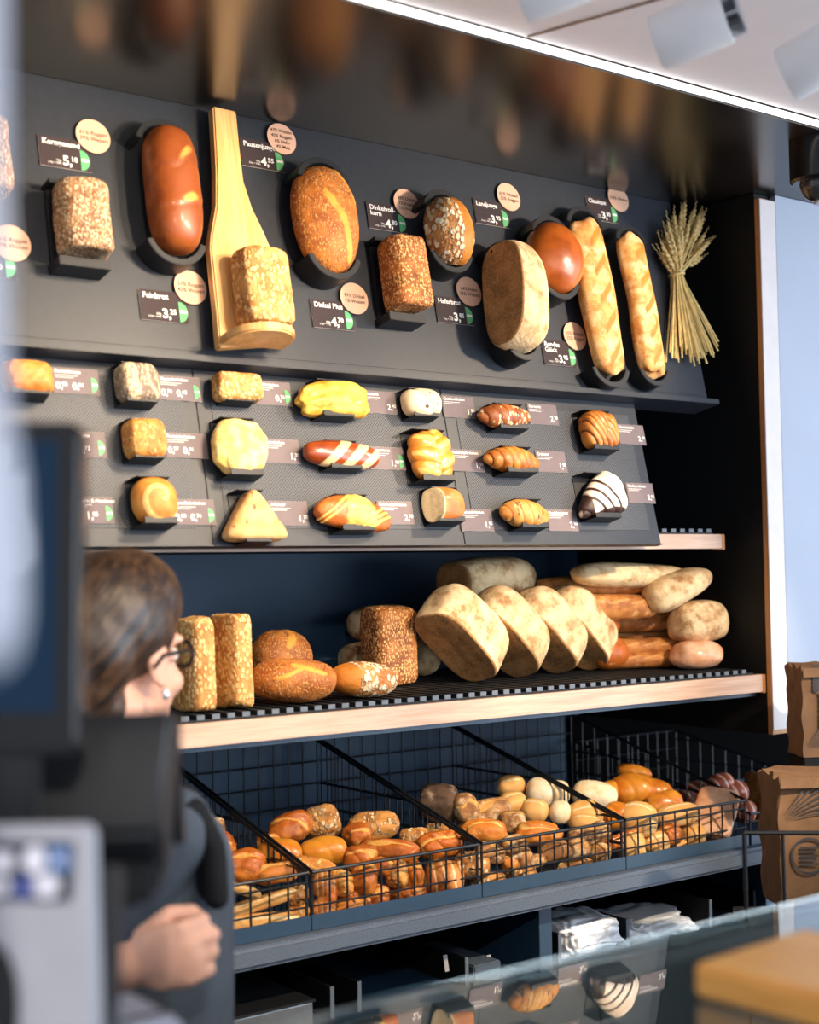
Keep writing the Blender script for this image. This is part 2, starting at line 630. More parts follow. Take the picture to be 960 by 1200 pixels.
B['seedcroi'] = bread_mat('seeded_croissant_crust', C(190, 110, 50), C(136, 68, 28), C(120, 56, 22), (C(244, 220, 180), C(220, 176, 120)), 150, 0.35, rough=0.45, bump=0.6)
B['croi'] = bread_mat('croissant_crust', C(222, 148, 64), C(176, 96, 32), C(150, 78, 26), rough=0.45, coat=0.15, nscale=24, bump=0.4)
B['nutcroi'] = bread_mat('nut_croissant_crust', C(228, 166, 84), C(200, 120, 48), C(168, 92, 34), (C(244, 206, 140), C(100, 60, 34)), 140, 0.3, rough=0.5, bump=0.6)
B['cinn'] = bread_mat('cinnamon_swirl_crust', C(220, 142, 60), C(186, 104, 38), C(120, 58, 22), rough=0.4, coat=0.2, nscale=20, bump=0.3)
B['choco'] = bread_mat('iced_chocolate_crust', C(242, 226, 212), C(226, 200, 178), C(52, 28, 20), rough=0.5, nscale=20, bump=0.3)
B['swirl'] = bread_mat('swirled_golden_crust', C(216, 146, 64), C(182, 106, 38), C(240, 192, 116), rough=0.5, nscale=18, bump=0.4)
B['dark'] = bread_mat('dark_rye_crust', C(96, 72, 54), C(58, 42, 34), C(150, 116, 84), flour=C(160, 140, 116), flouramt=0.3, flourscale=30, rough=0.75, bump=0.5)
B['floury'] = bread_mat('flour_dusted_crust', C(178, 124, 72), C(116, 76, 44), C(212, 158, 84), flour=C(222, 198, 158), flouramt=0.5, flourscale=36, rough=0.75, bump=0.6)
B['pale'] = bread_mat('pale_roll_crust', C(238, 200, 140), C(214, 158, 88), C(246, 222, 172), rough=0.55, nscale=14, bump=0.25, top=C(226, 170, 96))
B['white'] = bread_mat('white_floured_roll', C(246, 226, 190), C(232, 196, 140), C(206, 150, 90), flour=C(250, 238, 214), flouramt=0.6, flourscale=16, rough=0.7, bump=0.3)
B['seeded'] = bread_mat('mixed_seed_roll', C(206, 146, 76), C(150, 92, 42), C(224, 160, 84), (C(240, 214, 166), C(120, 84, 52)), 150, 0.6, bump=0.8)
B['redglaze'] = bread_mat('reddish_glazed_crust', C(168, 82, 50), C(120, 48, 34), C(236, 196, 176), rough=0.4, coat=0.3, nscale=18, bump=0.4)
B['pinkslab'] = bread_mat('pink_iced_slab', C(238, 194, 160), C(214, 150, 106), C(246, 214, 190), nscale=22, rough=0.45, coat=0.2, bump=0.4)

# ================================================================ the room
def struct(o):
    o['kind'] = 'structure'
    return o


struct(MB().box((-3, -4, -0.1), (5.5, 3.2, 0)).build('floor', M_FLOOR))
struct(MB().box((-3, -4, 2.537), (5.5, 1.80, 2.62)).build('ceiling', M_WHITE))
struct(MB().box((-0.6, 2.86, 0), (5.5, 2.95, 2.6)).build('wall_back', M_BLUE))
struct(MB().box((2.748, 2.2, 1.227), (5.5, 2.859, 2.519)).build('wall_right', M_WALLW))
struct(MB().box((-3.1, -4, 0), (-3.0, 3.2, 2.6)).build('wall_left', M_WHITE))
struct(MB().box((-0.6, 1.81, 2.52), (5.5, 2.86, 2.62)).build('canopy', M_CANOPY, bevel=0.003))
o = MB().box((-0.6, 1.8005, 2.523), (5.5, 1.8095, 2.533)).build('light_strip', emit('strip_light_glow', (1, 0.94, 0.9, 1), 2.2))
tag(o, 'glowing strip light along the front edge of the dark canopy', 'light')
a, b = onH(619, 43, 2.536), onH(790, -6, 2.536)
d = (b - a).normalized() * 0.003
nn = Vector((-d.y, d.x, 0))
struct(MB().prism([(a + nn)[:2], (a - nn)[:2], (b - nn)[:2], (b + nn)[:2]], 2.5345, 2.5375).build('trim_1', plain('ceiling_joint', C(150, 130, 118))))

o = MB().box((2.64, 2.845, 0.99), (3.9, 2.859, 1.226)).build('black_backing', plain('matt_black', C(9, 9, 10), 0.9, 0.05))
tag(o, 'black backing panel behind the low basket of reddish rolls', 'panel')
struct(MB().box((0.985, 2.8585, 1.3), (0.988, 2.861, 2.0)).build('trim_2', M_BLACK))
# side of the shelving with its wooden front edge
s = MB().box((2.69, 2.217, 1.227), (2.747, 2.858, 2.519)).build('shelving_side_panel', M_BLACK)
tag(s, 'tall black side panel closing the shelving, faced with a pale wooden post', 'panel')
MB().box((2.69, 2.203, 1.227), (2.747, 2.217, 2.505)).build('wooden_edge', M_POSTW, s, 0.0008)['label'] = 'orange wooden edge strip'
MB().box((2.69, 2.2, 1.238), (2.747, 2.2028, 2.503)).build('front_strip', M_LAMW, s, 0.0005)['label'] = 'pale front strip'

# upper display panel
UL = UP.pt(0, 0, 0)
def frame_obj(mb, name, mat, fr, parent=None, **k):
    o = mb.build(name, mat, parent, **k)
    if parent is None:
        o.matrix_world = fr.mat(0, 0, 0)
    return o


H_UP = 0.511
p = frame_obj(MB().box((0.1, -0.002, -0.018), (2.585, H_UP, 0)), 'display_panel', M_ANTH, UP, bevel=0.001)
tag(p, 'tall anthracite display panel carrying the row of large loaves', 'panel')
MB().box((0.1, -0.014, -0.06), (2.6, -0.002, 0.022)).build('ledge', M_ANTH, p, 0.001)
MB().box((0.1, 0.012, 0.0), (2.585, 0.0135, 0.0012)).build('fold_line', M_ANTH, p)

LH = 0.3345
xs = [0.652, 1.224, 1.796, 2.362]
PN = ['slanted perforated panel carrying the square rolls, beside the tall dark screen', 'middle slanted perforated panel carrying pretzel stick and triangular roll',
      'slanted perforated panel carrying the croissants, nearest the wooden post']
LPAN = []
for i in range(3):
    q = frame_obj(MB().box((xs[i] + 0.0008, -0.002, -0.014), (xs[i + 1] - 0.0008, LH, 0)), 'slanted_panel', M_ANTH, LP, bevel=0.0008)
    tag(q, PN[i], 'panel', 'slanted perforated panels')
    MB().box((xs[i] + 0.03, 0.03, 0), (xs[i + 1] - 0.03, LH - 0.034, 0.0012)).build('perforated_sheet', M_PERF, q)
    MB().box((xs[i] + 0.0008, -0.004, -0.014), (xs[i + 1] - 0.0008, -0.002, 0.006)).build('bottom_lip', M_ANTH, q)
    LPAN.append(q)

# the shelf behind the slanted panels
def shelf(name, label, y, z0, z1, x1, edge_th=0.012):
    s = MB().box((0.1, y + 0.014, z0 + 0.004), (x1 - 0.004, 2.858, z1)).build(name, M_BLACK)
    tag(s, label, 'shelf')
    MB().box((0.1, y, z0), (x1 - 0.0105, y + 0.014, z1)).build('front_edge', M_SHELFW, s, 0.001)['label'] = 'pale wooden front edge'
    MB().box((x1 - 0.01, y, z0 - 0.003), (x1, y + 0.03, z1)).build('end_block', M_POSTW, s, 0.001)
    return s


def ribbed_mat(label, x0, x1, y0, y1, z):
    """rubber mat of cross ribs whose cut ends make the chequered front"""
    mb = MB()
    mb.box((x0, y0 + 0.002, z), (x1, y1, z + 0.004))
    x = x0
    while x < x1 - 0.012:
        mb.box((x, y0 + 0.0025, z + 0.003), (x + 0.015, y1, z + 0.0125))
        mb.box((x, y0, z + 0.004), (x + 0.015, y0 + 0.0024, z + 0.0126), 1)
        x += 0.0305
    o = mb.build('ribbed_mat', [M_RUB, M_RUBTIP], smooth=False)
    tag(o, label, 'mat')


def zat(px, py, Y):
    return onY(px, py, Y).z


z1 = zat(800, 626, 2.288)
shelf('upper_shelf', 'upper shelf behind the slanted panels, pale wooden edge showing beside them', 2.288, z1 - 0.034, z1, 2.637)
ribbed_mat('black ribbed mat on the upper shelf beside the slanted panels', 0.3, 2.61, 2.30, 2.8, z1 + 0.0005)
z2 = 0.5 * (zat(300, 840, YF) + zat(860, 795, YF))
ZS = z2
shelf('bread_shelf', 'long bread shelf with pale wooden edge above the wire baskets', YF, ZS - 0.041, ZS, 2.69)
MB().box((0.1, YF + 0.02, ZS - 0.052), (2.68, 2.3, ZS - 0.0375)).build('under_rail', M_TRAY, [o for o in COL.objects if o.name == 'bread_shelf'][0], 0.001)
ribbed_mat('black ribbed mat with chequered front edge under the shelf loaves', 0.3, 2.66, YF + 0.01, 2.83, ZS + 0.0005)
ZM = ZS + 0.0133

# worktop and the cabinet below it
ZT1 = zat(559, 1059, 2.2)
ZT0 = zat(559, 1083, 2.2)
w = MB().box((-0.4, 2.2, ZT0), (3.7, 2.858, ZT1)).build('worktop', M_TOP, bevel=0.008, seg=3)
tag(w, 'grey blue speckled worktop carrying the wire baskets', 'worktop')
ZL = 0.775
c = MB().box((-0.4, 2.27, 0.0), (3.7, 2.855, ZL)).build('base_cabinet', M_TRAY, bevel=0.002)
tag(c, 'dark base cabinet with an open compartment under the worktop', 'cabinet')
for px, lab in ((640, 'blue grey upright'), (250, None), (905, None)):
    x = onY(px, 1110, 2.27).x
    u = MB().box((x - 0.018, 2.27, ZL), (x + 0.018, 2.85, ZT0 - 0.001)).build('upright', M_TRAY, c, 0.001)
MB().box((-0.4, 2.80, ZL), (3.7, 2.855, ZT0 - 0.001)).build('inner_back', M_BLACK, c)
for i, (xa, xb) in enumerate(((0.2, 0.85), (0.856, 1.5), (1.506, 2.15), (2.156, 2.8))):
    f = MB().box((xa, 2.25, 0.45), (xb, 2.269, ZL - 0.006)).build('drawer', M_BLACK, c, 0.002)

# dividers, tray front and goods in the open compartment
def divider(px, py0, py1, label, depth=0.35, Y=2.3):
    p0, p1 = onY(px, py1, Y), onY(px, py0, Y)
    zt = min(p1.z, ZT0 - 0.012)
    mb = MB()
    mb.box((p0.x - 0.004, Y, ZL + 0.001), (p0.x + 0.004, Y + depth, zt))
    o = mb.build('divider', M_BLACK, bevel=0.001)
    MB().box((p0.x - 0.0042, Y - 0.002, ZL + 0.001), (p0.x + 0.0042, Y - 0.0002, zt + 0.0003)).build('edge_strip', M_RUBTIP, o)
    tag(o, label, 'divider', 'upright dividers under the worktop')


divider(389, 1156, 1176, 'thin black divider under the worktop, nearer the steel box of two close together')
divider(421, 1150, 1172, 'thin black divider under the worktop, farther from the steel box of two close together')
divider(547, 1122, 1150, 'black divider under the worktop beside the grey tray front')
divider(656, 1094, 1130, 'black divider touching the crumpled white bag under the worktop')
divider(736, 1077, 1115, 'black divider between the two white bags under the worktop')
divider(833, 1054, 1090, 'black divider at the far end of the long clear bag')
divider(885, 1044, 1075, 'black divider under the worktop nearest the kraft paper bags')
x0, x1 = onY(552, 1135, 2.3).x, onY(584, 1135, 2.3).x
o = MB().box((x0, 2.29, ZL + 0.001), (x1, 2.5, zat(565, 1128, 2.3))).build('tray_box', plain('slate_plastic', C(70, 82, 94)), bevel=0.003)
tag(o, 'small slate grey tray box under the worktop', 'box')
for px, dx in ((523, -0.004), (574, -0.012)):
    a = onY(px, 1121, 2.33)
    q = MB().prism([(-0.004, 0), (0.006, 0), (0.001, 0.034), (-0.009, 0.034)], 0, 0.002).build('price_clip', M_GREYP)
    q.matrix_world = Matrix.Translation((a.x, 2.33, a.z - 0.03)) @ Matrix.Rotation(math.pi / 2, 4, 'X')
    tag(q, 'thin pale clip standing beside the slate tray box' if px > 550 else 'thin pale clip standing apart from the slate tray box', 'clip')

# steel box on the lower shelf
bx0, bx1 = onY(262, 1180, 2.26).x, onY(368, 1180, 2.26).x
zt = zat(368, 1174, 2.26)
sb = MB().box((bx0, 2.262, ZL + 0.001), (bx1, 2.5, zt)).build('steel_box', M_STEEL, bevel=0.003)
tag(sb, 'long steel box on the lower shelf beneath the baskets', 'box')
MB().box((bx0 - 0.003, 2.258, zt), (bx1 + 0.003, 2.505, zt + 0.005)).build('lid', M_DARKG, sb, 0.001)['label'] = 'dark lid'


def bag(name, label, x0, x1, y0, y1, h, seed, mat):
    D, F = cubesphere(22)
    V = np.sign(D) * np.abs(D) ** 0.55
    V = V / np.abs(V).max()
    r = 0.10 * wav(D, 5, seed) + 0.06 * np.abs(wav(D, 11, seed + 1)) + 0.03 * wav(D, 24, seed + 2)
    V = V * (1 + r)[:, None]
    V = (V - V.min(0)) / (V.max(0) - V.min(0))
    V = V * np.array([x1 - x0, y1 - y0, h])
    o = np_obj(name, V, F, np.zeros(len(V)), mat, Matrix.Translation((x0, y0, ZL + 0.0005)))
    tag(o, label, 'bag')


t = NT('thin_white_plastic_film')
pp = t.bsdf(C(232, 238, 246), 0.25, 0.6, 0, t.noise(t.coord(False), 60, 5), 0.5, 0.004, 0.3)
M_FILM = pp
xa, xb = onY(660, 1105, 2.3).x, onY(727, 1105, 2.3).x
bag('plastic_bag', 'crumpled white plastic bag bulging between two dividers under the worktop', xa, xb, 2.285, 2.45, zat(695, 1077, 2.3) - ZL, 3, M_FILM)
xa, xb = onY(741, 1100, 2.3).x, onY(828, 1090, 2.3).x
bag('plastic_bag', 'long flat stack of clear plastic bags under the worktop', xa, xb, 2.285, 2.5, zat(785, 1074, 2.3) - ZL, 8, M_FILM)

# ---------------------------------------------------------------- wire baskets
ZB = ZT1 + 0.001
YB0, YB1 = 2.232, 2.825
ZR = zat(559, 990, YB0)
ZBK = 1.236


def basket(x0, x1, label, drop=0.0):
    e = empty('wire_basket', Vector((x0, YB0, ZB)))
    tag(e, label, 'basket', 'wire baskets on the worktop')
    W, D = x1 - x0, YB1 - YB0
    zr, zb = ZR - ZB - drop, ZBK - ZB - drop * 2.2
    mb = MB()
    mb.box((0.002, 0.0, 0), (W - 0.002, D, 0.004))
    mb.box((0.0008, -0.004, 0), (W - 0.0008, 0, 0.028))
    mb.build('base_tray', M_TRAY, e, 0.0008)
    mb = MB()
    mb.tube([(0.004, 0, zr), (W - 0.004, 0, zr)], 0.0034)
    for dz in (0.018, 0.062):
        if zr - dz > 0.03:
            mb.tube([(0.004, 0, zr - dz), (W - 0.004, 0, zr - dz)], 0.0021, 6)
    n = 10
    for i in range(n + 1):
        x = 0.006 + (W - 0.012) * i / n
        mb.tube([(x, 0.003, 0.004), (x, 0.003, zr)], 0.0022 if 0 < i < n else 0.003, 6)
    mb.build('front_grid', M_WIRE, e)
    mb = MB()
    for z in (zb, zb - 0.05, zb - 0.10, zb - 0.15, zb - 0.2):
        if z > 0.01:
            mb.tube([(0.004, D, z), (W - 0.004, D, z)], 0.003 if z == zb else 0.002, 6)
    for i in range(n + 1):
        x = 0.006 + (W - 0.012) * i / n
        mb.tube([(x, D - 0.003, 0.004), (x, D - 0.003, zb)], 0.002, 6)
    mb.build('back_grid', M_WIRE, e)
    for x in (0.006, W - 0.006):
        mb = MB()
        mb.tube([(x, 0, zr), (x, D, zb)], 0.0036)
        for k in range(1, 13):
            y = D * k / 13
            mb.tube([(x, y, 0.004), (x, y, zr + (zb - zr) * y / D)], 0.0019, 6)
        for z in (0.055, 0.11, 0.165):
            y0 = max(0, (z - zr) / (zb - zr) * D) if zb > zr else 0
            if z < zb and y0 < D:
                mb.tube([(x - 0.002, y0, z), (x - 0.002, D, z)], 0.0018, 6)
        mb.build('side_grid', M_WIRE, e)


BX = [1.010, 1.414, 1.818, 2.222, 2.626]
BL = ['black wire basket of pale baton rolls, partly hidden by the shop assistant', 'black wire basket holding glossy orange brown rolls', 'black wire basket holding floury and seeded rolls with one dark square roll',
      'black wire basket heaped with shiny golden buns', 'low black wire basket at the end of the worktop holding reddish glazed rolls']
for i in range(4):
    basket(BX[i], BX[i + 1], BL[i])
basket(2.632, 3.03, BL[4], 0.034)

# ================================================================ price cards, stickers, holders
TITLES = {}


def price_card(fr, px, py, corner, w, h, title, price, label, badge=True, mat=None, small=('750g', '(1kg = 6.80)'), stack=None, extra=None, group='price cards'):
    a, b = fr.hit(px, py, 0.003)
    if corner == 'TR':
        a -= w
    mb = MB().box((0, -h, 0), (w, 0, 0.0010)).box((-0.0006, -h - 0.0005, -0.0008), (w + 0.0006, 0.0005, -0.0001), 1)
    o = mb.build('price_card', [mat or M_CARD, M_CARDE], smooth=False)
    o.matrix_world = fr.mat(a, b, 0.003)
    tag(o, label, 'price card', group)
    z = 0.0014
    big = h > 0.05
    ts = 0.0148 if big else 0.0086
    y = -0.0155 if big else -0.0095
    for k, ln in enumerate(title.split('|')):
        text(ln, ts, M_INKW, o, 0.006 if big else 0.004, y - k * ts * 0.85, z, 0.0003 if big else 0.00015, name='title')
    if big:
        e, c = price.split(',')
        xr = w - 0.0225
        text(e + ',', 0.0245, M_INKW, o, xr - 0.0305, -h + 0.0065, z, 0.0008, name='price')
        text(c, 0.0135, M_INKW, o, xr - 0.0150, -h + 0.0145, z, 0.0004, name='cents')
        text('\n'.join(small), 0.0052, M_INKW, o, xr - 0.033, -h + 0.0115, z, 0.0, 'RIGHT', name='unit_price')
        text('vegan', 0.003, M_INKW, o, 0.004, -h + 0.004, z, name='note') if 0 else None
    else:
        text('_' * 1, 0.001, M_INKW, o, 0.004, y - 0.004, z) if 0 else None
        mbl = MB()
        mbl.box((0.004, -0.0142, z - 0.0003), (w * 0.55, -0.0134, z))
        mbl.box((0.004, -0.0178, z - 0.0003), (w * 0.45, -0.0170, z))
        mbl.build('small_print', M_INKW, o, smooth=False)
        for j, pr in enumerate(price):
            e, c = pr.split(',')
            if len(price) == 2:
                x = 0.004 + 0.030 * j
            else:
                x = w - 0.0235 - (0.013 if badge else 0)
            text(e + ',', 0.0175, M_INKW, o, x, -h + 0.0075, z, 0.0003, name='price')
            text(c, 0.010, M_INKW, o, x + 0.0115, -h + 0.0125, z, 0.0002, name='cents')
    if badge:
        r = 0.0195 if big else 0.0135
        ys = -h + r + 0.001 if big else -h + r + 0.004
        xs_ = w - 0.0185 if big else w - 0.0142
        pts = [(xs_ + (r * 0.98) * math.cos(q) * 0.9, ys + r * math.sin(q)) for q in np.linspace(-math.pi / 2, math.pi / 2, 16)]
        g = MB().prism(pts, z - 0.0004, z + 0.0002).build('green_badge', M_GREEN, o, smooth=False)
        text('BIO', r * 0.42, M_INKW, g, xs_ + r * 0.12, ys - r * 0.15, z + 0.0006, 0.0001, name='badge_text') if 0 else MB().box((xs_ + r * 0.08, ys - r * 0.12, z), (xs_ + r * 0.78, ys + r * 0.14, z + 0.0006)).build('badge_stripe', M_INKW, g, smooth=False)
    return o


def sticker(fr, px, py, lines, label, r=0.033):
    a, b = fr.hit(px, py, 0.006)
    pts = [(r * math.cos(q), r * math.sin(q)) for q in np.linspace(0, 2 * math.pi, 40)[:-1]]
    o = MB().prism(pts, 0, 0.0012).build('round_sticker', M_PEACH, smooth=False)
    o.matrix_world = fr.mat(a, b, 0.006)
    tag(o, label, 'sticker', 'round peach stickers')
    n = len(lines)
    for k, ln in enumerate(lines):
        text(ln, 0.0098 if n > 2 else 0.0108, M_INKB, o, 0, ((n - 1) / 2 - k) * 0.0115 - 0.004, 0.0016, 0.0001, 'CENTER', name='handwriting', shear=0.12)
    return o


S65 = ('750g', '(1kg = 6,80)')
price_card(UP, 44, 157, 'TL', 0.095, 0.058, 'Kerngesund', '5,10', 'dark price card showing 5,10 above the grey seeded box loaf')
price_card(UP, 330, 170.5, 'TR', 0.095, 0.058, 'Pausenjunge', '4,55', 'dark price card showing 4,55, tucked behind the long wooden peel')
price_card(UP, 429, 236, 'TL', 0.095, 0.058, 'Dinkelvoll-|korn', '4,80', 'dark price card showing 4,80 with a title in two lines', small=('750g', '(1kg = 6,40)'))
price_card(UP, 554, 232, 'TL', 0.095, 0.058, 'Landjunge', '3,95', 'dark price card showing 3,95 above the torn floury loaf', small=('1kg', '(1kg = 3,95)'))
price_card(UP, 686, 229, 'TL', 0.095, 0.058, 'Classique', '3,30', 'dark price card above the two pale baguettes', small=('500g', '(1kg = 6,60)'))
price_card(UP, 162, 338, 'TL', 0.095, 0.058, 'Feinbrot', '3,25', 'dark price card showing 3,25 below the long smooth brown loaf', small=('500g', '(1kg = 6,50)'))
price_card(UP, 363.5, 350, 'TL', 0.095, 0.058, 'Dinkel Plus', '4,70', 'dark price card showing 4,70 below the oval sesame loaf', small=('600g', '(1kg = 7,83)'))
price_card(UP, 551, 351.5, 'TR', 0.095, 0.058, 'Haferbrot', '3,85', 'dark price card showing 3,85 below the oat flake loaf', small=('500g', '(1kg = 7,70)'))
price_card(UP, 634, 397, 'TL', 0.095, 0.058, 'Rondes|Glück', '3,95', 'grey price card below the round glossy loaf, title in two lines', small=('500g', '(1kg = 7,90)'))
price_card(UP, 17, 290, 'TR', 0.095, 0.058, 'Roggenlaib', '4,20', 'price card mostly hidden behind the white lamp tube')
st = [(109, 160, ['61% Roggen', '39% Weizen'], '5,10'), (330, 163, ['47% Weizen', '43% Roggen', '6% Hafer', '4% Malz'], '4,55'), (476.5, 239, ['98% Dinkel', '1% Roggen', '1% Weizen'], '4,80'),
      (596, 231, ['65% Weizen', '35% Roggen'], 'x'), (724.5, 233, ['100% Weizen'], 'y'), (223, 337, ['57% Roggen', '43% Weizen'], '3,25'),
      (415, 350, ['99% Dinkel', '1% Weizen'], '4,70'), (549.5, 342, ['64% Hafer', '36% Weizen'], '3,85'), (673.5, 394, ['65% Weizen', '35% Roggen'], 'z'), (14, 285, ['61% Roggen', '39% Weizen'], 'w')]
sl = {'x': 'round peach sticker above the glossy round loaf and torn floury loaf', 'y': 'round peach sticker between the wheat sheaf and the baguettes card', 'z': 'round peach sticker on the grey two line card below the round loaf', 'w': 'round peach sticker half hidden by the white lamp tube'}
for px, py, ls, k in st:
    sticker(UP, px, py, ls, sl.get(k) or 'round peach handwritten sticker on the %s price card' % k)

LC = [(114, 434, 'Roggenkruste', ('0,90', '0,84'), 1, 'showing 0,90 beside the pale knobbly roll'), (122, 507, 'Vollkornkruste', ('0,78', '0,73'), 1, 'showing 0,73 just above the tall dark screen corner'),
      (131, 583, 'Kürbiskern & Haselnuss', ('1,15', '1,05'), 1, 'showing 1,15 near the tall dark screen'), (233, 443, 'Musterbrötchen', ('0,70', '0,65'), 1, 'showing 0,70 and 0,65 beside the grey striped roll'),
      (241, 509, 'Proteinbrötchen', ('0,97', '0,91'), 0, 'showing 0,97 and 0,91 beside the square seeded roll'), (250, 586, 'Kartoffelbrötchen', ('0,80', '0,74'), 1, 'showing 0,80 and 0,74 beside the swirled round roll'),
      (339, 449, 'Dinkelbrötchen', ('0,76',), 1, 'showing 0,76 beside the flat oat bar roll'), (349, 516, 'Käsebrötchen', ('1,20',), 0, 'showing 1,20 beside the pale round cheese roll'),
      (359, 588, 'Wikinger', ('1,70',), 0, 'showing 1,70 beside the triangular roll'), (462, 460, 'Käsestange', ('2,40',), 0, 'showing 2,40 beside the yellow cheese bar'),
      (472, 525, 'Laugenstange', ('1,60',), 1, 'showing 1,60 beside the striped pretzel stick'), (482, 588, 'Käse-Laugenstange', ('2,70',), 0, 'showing 2,70 beside the cheese topped twist'),
      (554, 466, 'Quarkwölkchen', ('1,50',), 0, 'beside the cream white bun'), (564, 528, 'Butterzopfbrötchen', ('1,50',), 0, 'beside the shiny braided brioche'), (575, 597, 'Rosinenbrötchen', ('1,95',), 0, 'beside the cut open roll'),
      (651, 475, 'Kornspitz', ('2,20',), 0, 'beside the seeded croissant'), (661, 530, 'Croissant', ('1,90',), 0, 'beside the plain croissant'), (674, 598, 'Mandelcroissant', ('2,50',), 0, 'beside the nut sprinkled croissant'),
      (753, 499, 'Zimtschnecke', ('2,40',), 0, 'beside the cinnamon swirl'), (764, 567, 'Schokocroissant', ('2,60',), 0, 'beside the iced chocolate croissant')]
for px, py, ti, pr, bd, lab in LC:
    price_card(LP, px, py, 'TR', 0.084, 0.046, ti, pr, 'small grey price card ' + lab, bool(bd), M_CARDL, group='small price cards')


def arc_holder(fr, a, b, w, h, label, depth=0.052, cut=0.85, rise=0.0):
    """two curved shelf brackets, one above and one under the loaf"""
    e = empty('bread_holder', fr.mat(a, b, 0.0005))
    tag(e, label, 'bread holder', 'curved bread holders')
    r = w * 0.5
    for sgn, nm in ((1, 'upper_bracket'), (-1, 'lower_bracket')):
        n = 18
        span = math.radians(72 if w > 0.06 else 85)
        c0 = sgn * (h / 2 - r * cut)
        out = [(math.sin(q) * (r + 0.012), c0 + sgn * math.cos(q) * (r + 0.012)) for q in np.linspace(-span, span, n)]
        inn = [(math.sin(q) * r, c0 + sgn * math.cos(q) * r) for q in np.linspace(span, -span, n)]
        pts = out + inn
        mb = MB()
        k = len(pts)
        vs = [(x, y, 0) for x, y in pts] + [(x, y, depth) for x, y in pts]
        fs = [(i, (i + 1) % k, k + (i + 1) % k, k + i) for i in range(k)]
        for z0 in (0, k):
            for i in range(n - 1):
                fs.append((z0 + i, z0 + i + 1, z0 + k - 2 - i, z0 + k - 1 - i))
        mb.add(vs, fs)
        mb.build(nm, M_HOLD, e, 0.0012)
    return e


def box_holder(fr, a, b, w, h, d, label):
    e = empty('bread_holder', fr.mat(a, b, 0.0005))
    tag(e, label, 'bread holder', 'box shaped bread holders')
    MB().box((-w * 0.46, -h / 2, 0), (w * 0.46, h / 2, 0.012)).build('back_plate', M_HOLD, e, 0.001)
    MB().box((-w / 2, h / 2 + 0.002, 0), (w / 2, h / 2 + 0.010, d * 0.75)).build('upper_ledge', M_HOLD, e, 0.001)
    mb = MB().box((-w / 2, -h / 2 - 0.018, 0), (w / 2, -h / 2 - 0.001, d))
    mb.build('lower_ledge', M_HOLD, e, 0.001)
    return e


def clip_holder(fr, a, b, w, h, d, label, rot=0.0, up=1.0):
    """small folded sheet holder: back plate, narrow ledge above and below"""
    e = empty('roll_holder', fr.mat(a, b, 0.0013, rot))
    tag(e, label, 'roll holder', 'small folded roll holders')
    t = 0.0016
    MB().box((-w * 0.5, -h / 2, 0), (w * 0.5, h / 2, t)).build('back_plate', M_HOLD, e)
    M = Matrix.Translation((0, h / 2, 0))
    mb = MB().prism([(-w * 0.5, 0), (w * 0.5, 0), (w * 0.42, d * 0.8), (-w * 0.42, d * 0.8)], -t / 2, t / 2, 0, M @ Matrix.Rotation(math.pi / 2, 4, 'X'))
    mb.build('upper_ledge', M_HOLD, e)
    M = Matrix.Translation((0, -h / 2, 0))
    mb = MB().prism([(-w * 0.5, 0), (w * 0.5, 0), (w * 0.42, d), (-w * 0.42, d)], -t / 2, t / 2, 0, M @ Matrix.Rotation(math.pi / 2, 4, 'X'))
    Mx = Matrix.Translation((0, -h / 2, d))
    mb.box((-w * 0.42, 0, -t), (w * 0.42, 0.010, 0), 0, Mx)
    mb.build('lower_ledge', M_HOLD, e)
    return e


# ================================================================ upper row of loaves
GU = 'large loaves on the upper panel'


def up_bread(label, box, shape, mat, w, h, d, off=0.02, mode='xy', rot=0.0, yaw=0.0, fr=UP, group=GU, name='bread_loaf', cat='bread'):
    a, b = fr.hit((box[0] + box[2]) / 2, (box[1] + box[3]) / 2, off + d * 0.4)
    M = fr.mat(a, b, off, rot, yaw)
    o, s = bread(name, label, cat, group, box, shape, mat, M, (w, h, d), (fr.a, fr.b), mode)
    L = o.matrix_world.translation - fr.o
    return o, s, L.dot(fr.a), L.dot(fr.b)


def slashes(lines, depth=0.03, ridge=0.0):
    def f(V):
        m = np.zeros(len(V))
        for a, b, w in lines:
            m = np.maximum(m, seg(V, a, b, w))
        return depth * m, m
    return f


# grey seeded box loaf
o, s, a, b = up_bread('upright grey seeded box loaf below the 5,10 price card', (61, 206, 134, 308), loaf('y', 4, 9, 44, 0.8, 0.018, 2.5, 0.006, 1, slashes([((0.15, 0.6), (0.1, 0.1), 0.05), ((0.25, -0.2), (0.22, -0.65), 0.05)], -0.02)), B['rye_seed'], 0.09, 0.14, 0.075)
box_holder(UP, a, b, s[0] * 1.02, s[1] * 1.0, 0.05, 'black holder with ledges around the grey seeded box loaf')

def feinpat(V):
    m = np.zeros(len(V))
    d = np.zeros(len(V))
    for y0 in (0.40, -0.22):
        y = V[:, 1] - y0 - 0.10 * V[:, 0] + 0.05 * wav(V, 4, 17)
        m = np.maximum(m, 0.85 * np.exp(-(y / 0.075) ** 2 - ((V[:, 0] - 0.2) / 0.38) ** 2))
        d += -0.018 * np.exp(-((y + 0.11) / 0.035) ** 2) + 0.016 * np.exp(-(y / 0.09) ** 2)
    return d * (V[:, 2] > 0), m * (V[:, 2] > 0)


o, s, a, b = up_bread('long smooth brown loaf with two pale slashes', (166, 146, 238, 300), loaf('y', 2.3, 3.4, 44, 0.5, 0.012, 2, 0, 2, feinpat), B['smooth'], 0.1, 0.24, 0.085)
arc_holder(UP, a, b, s[0] * 0.98, s[1] * 1.02, 'curved black holder gripping the long smooth brown loaf')

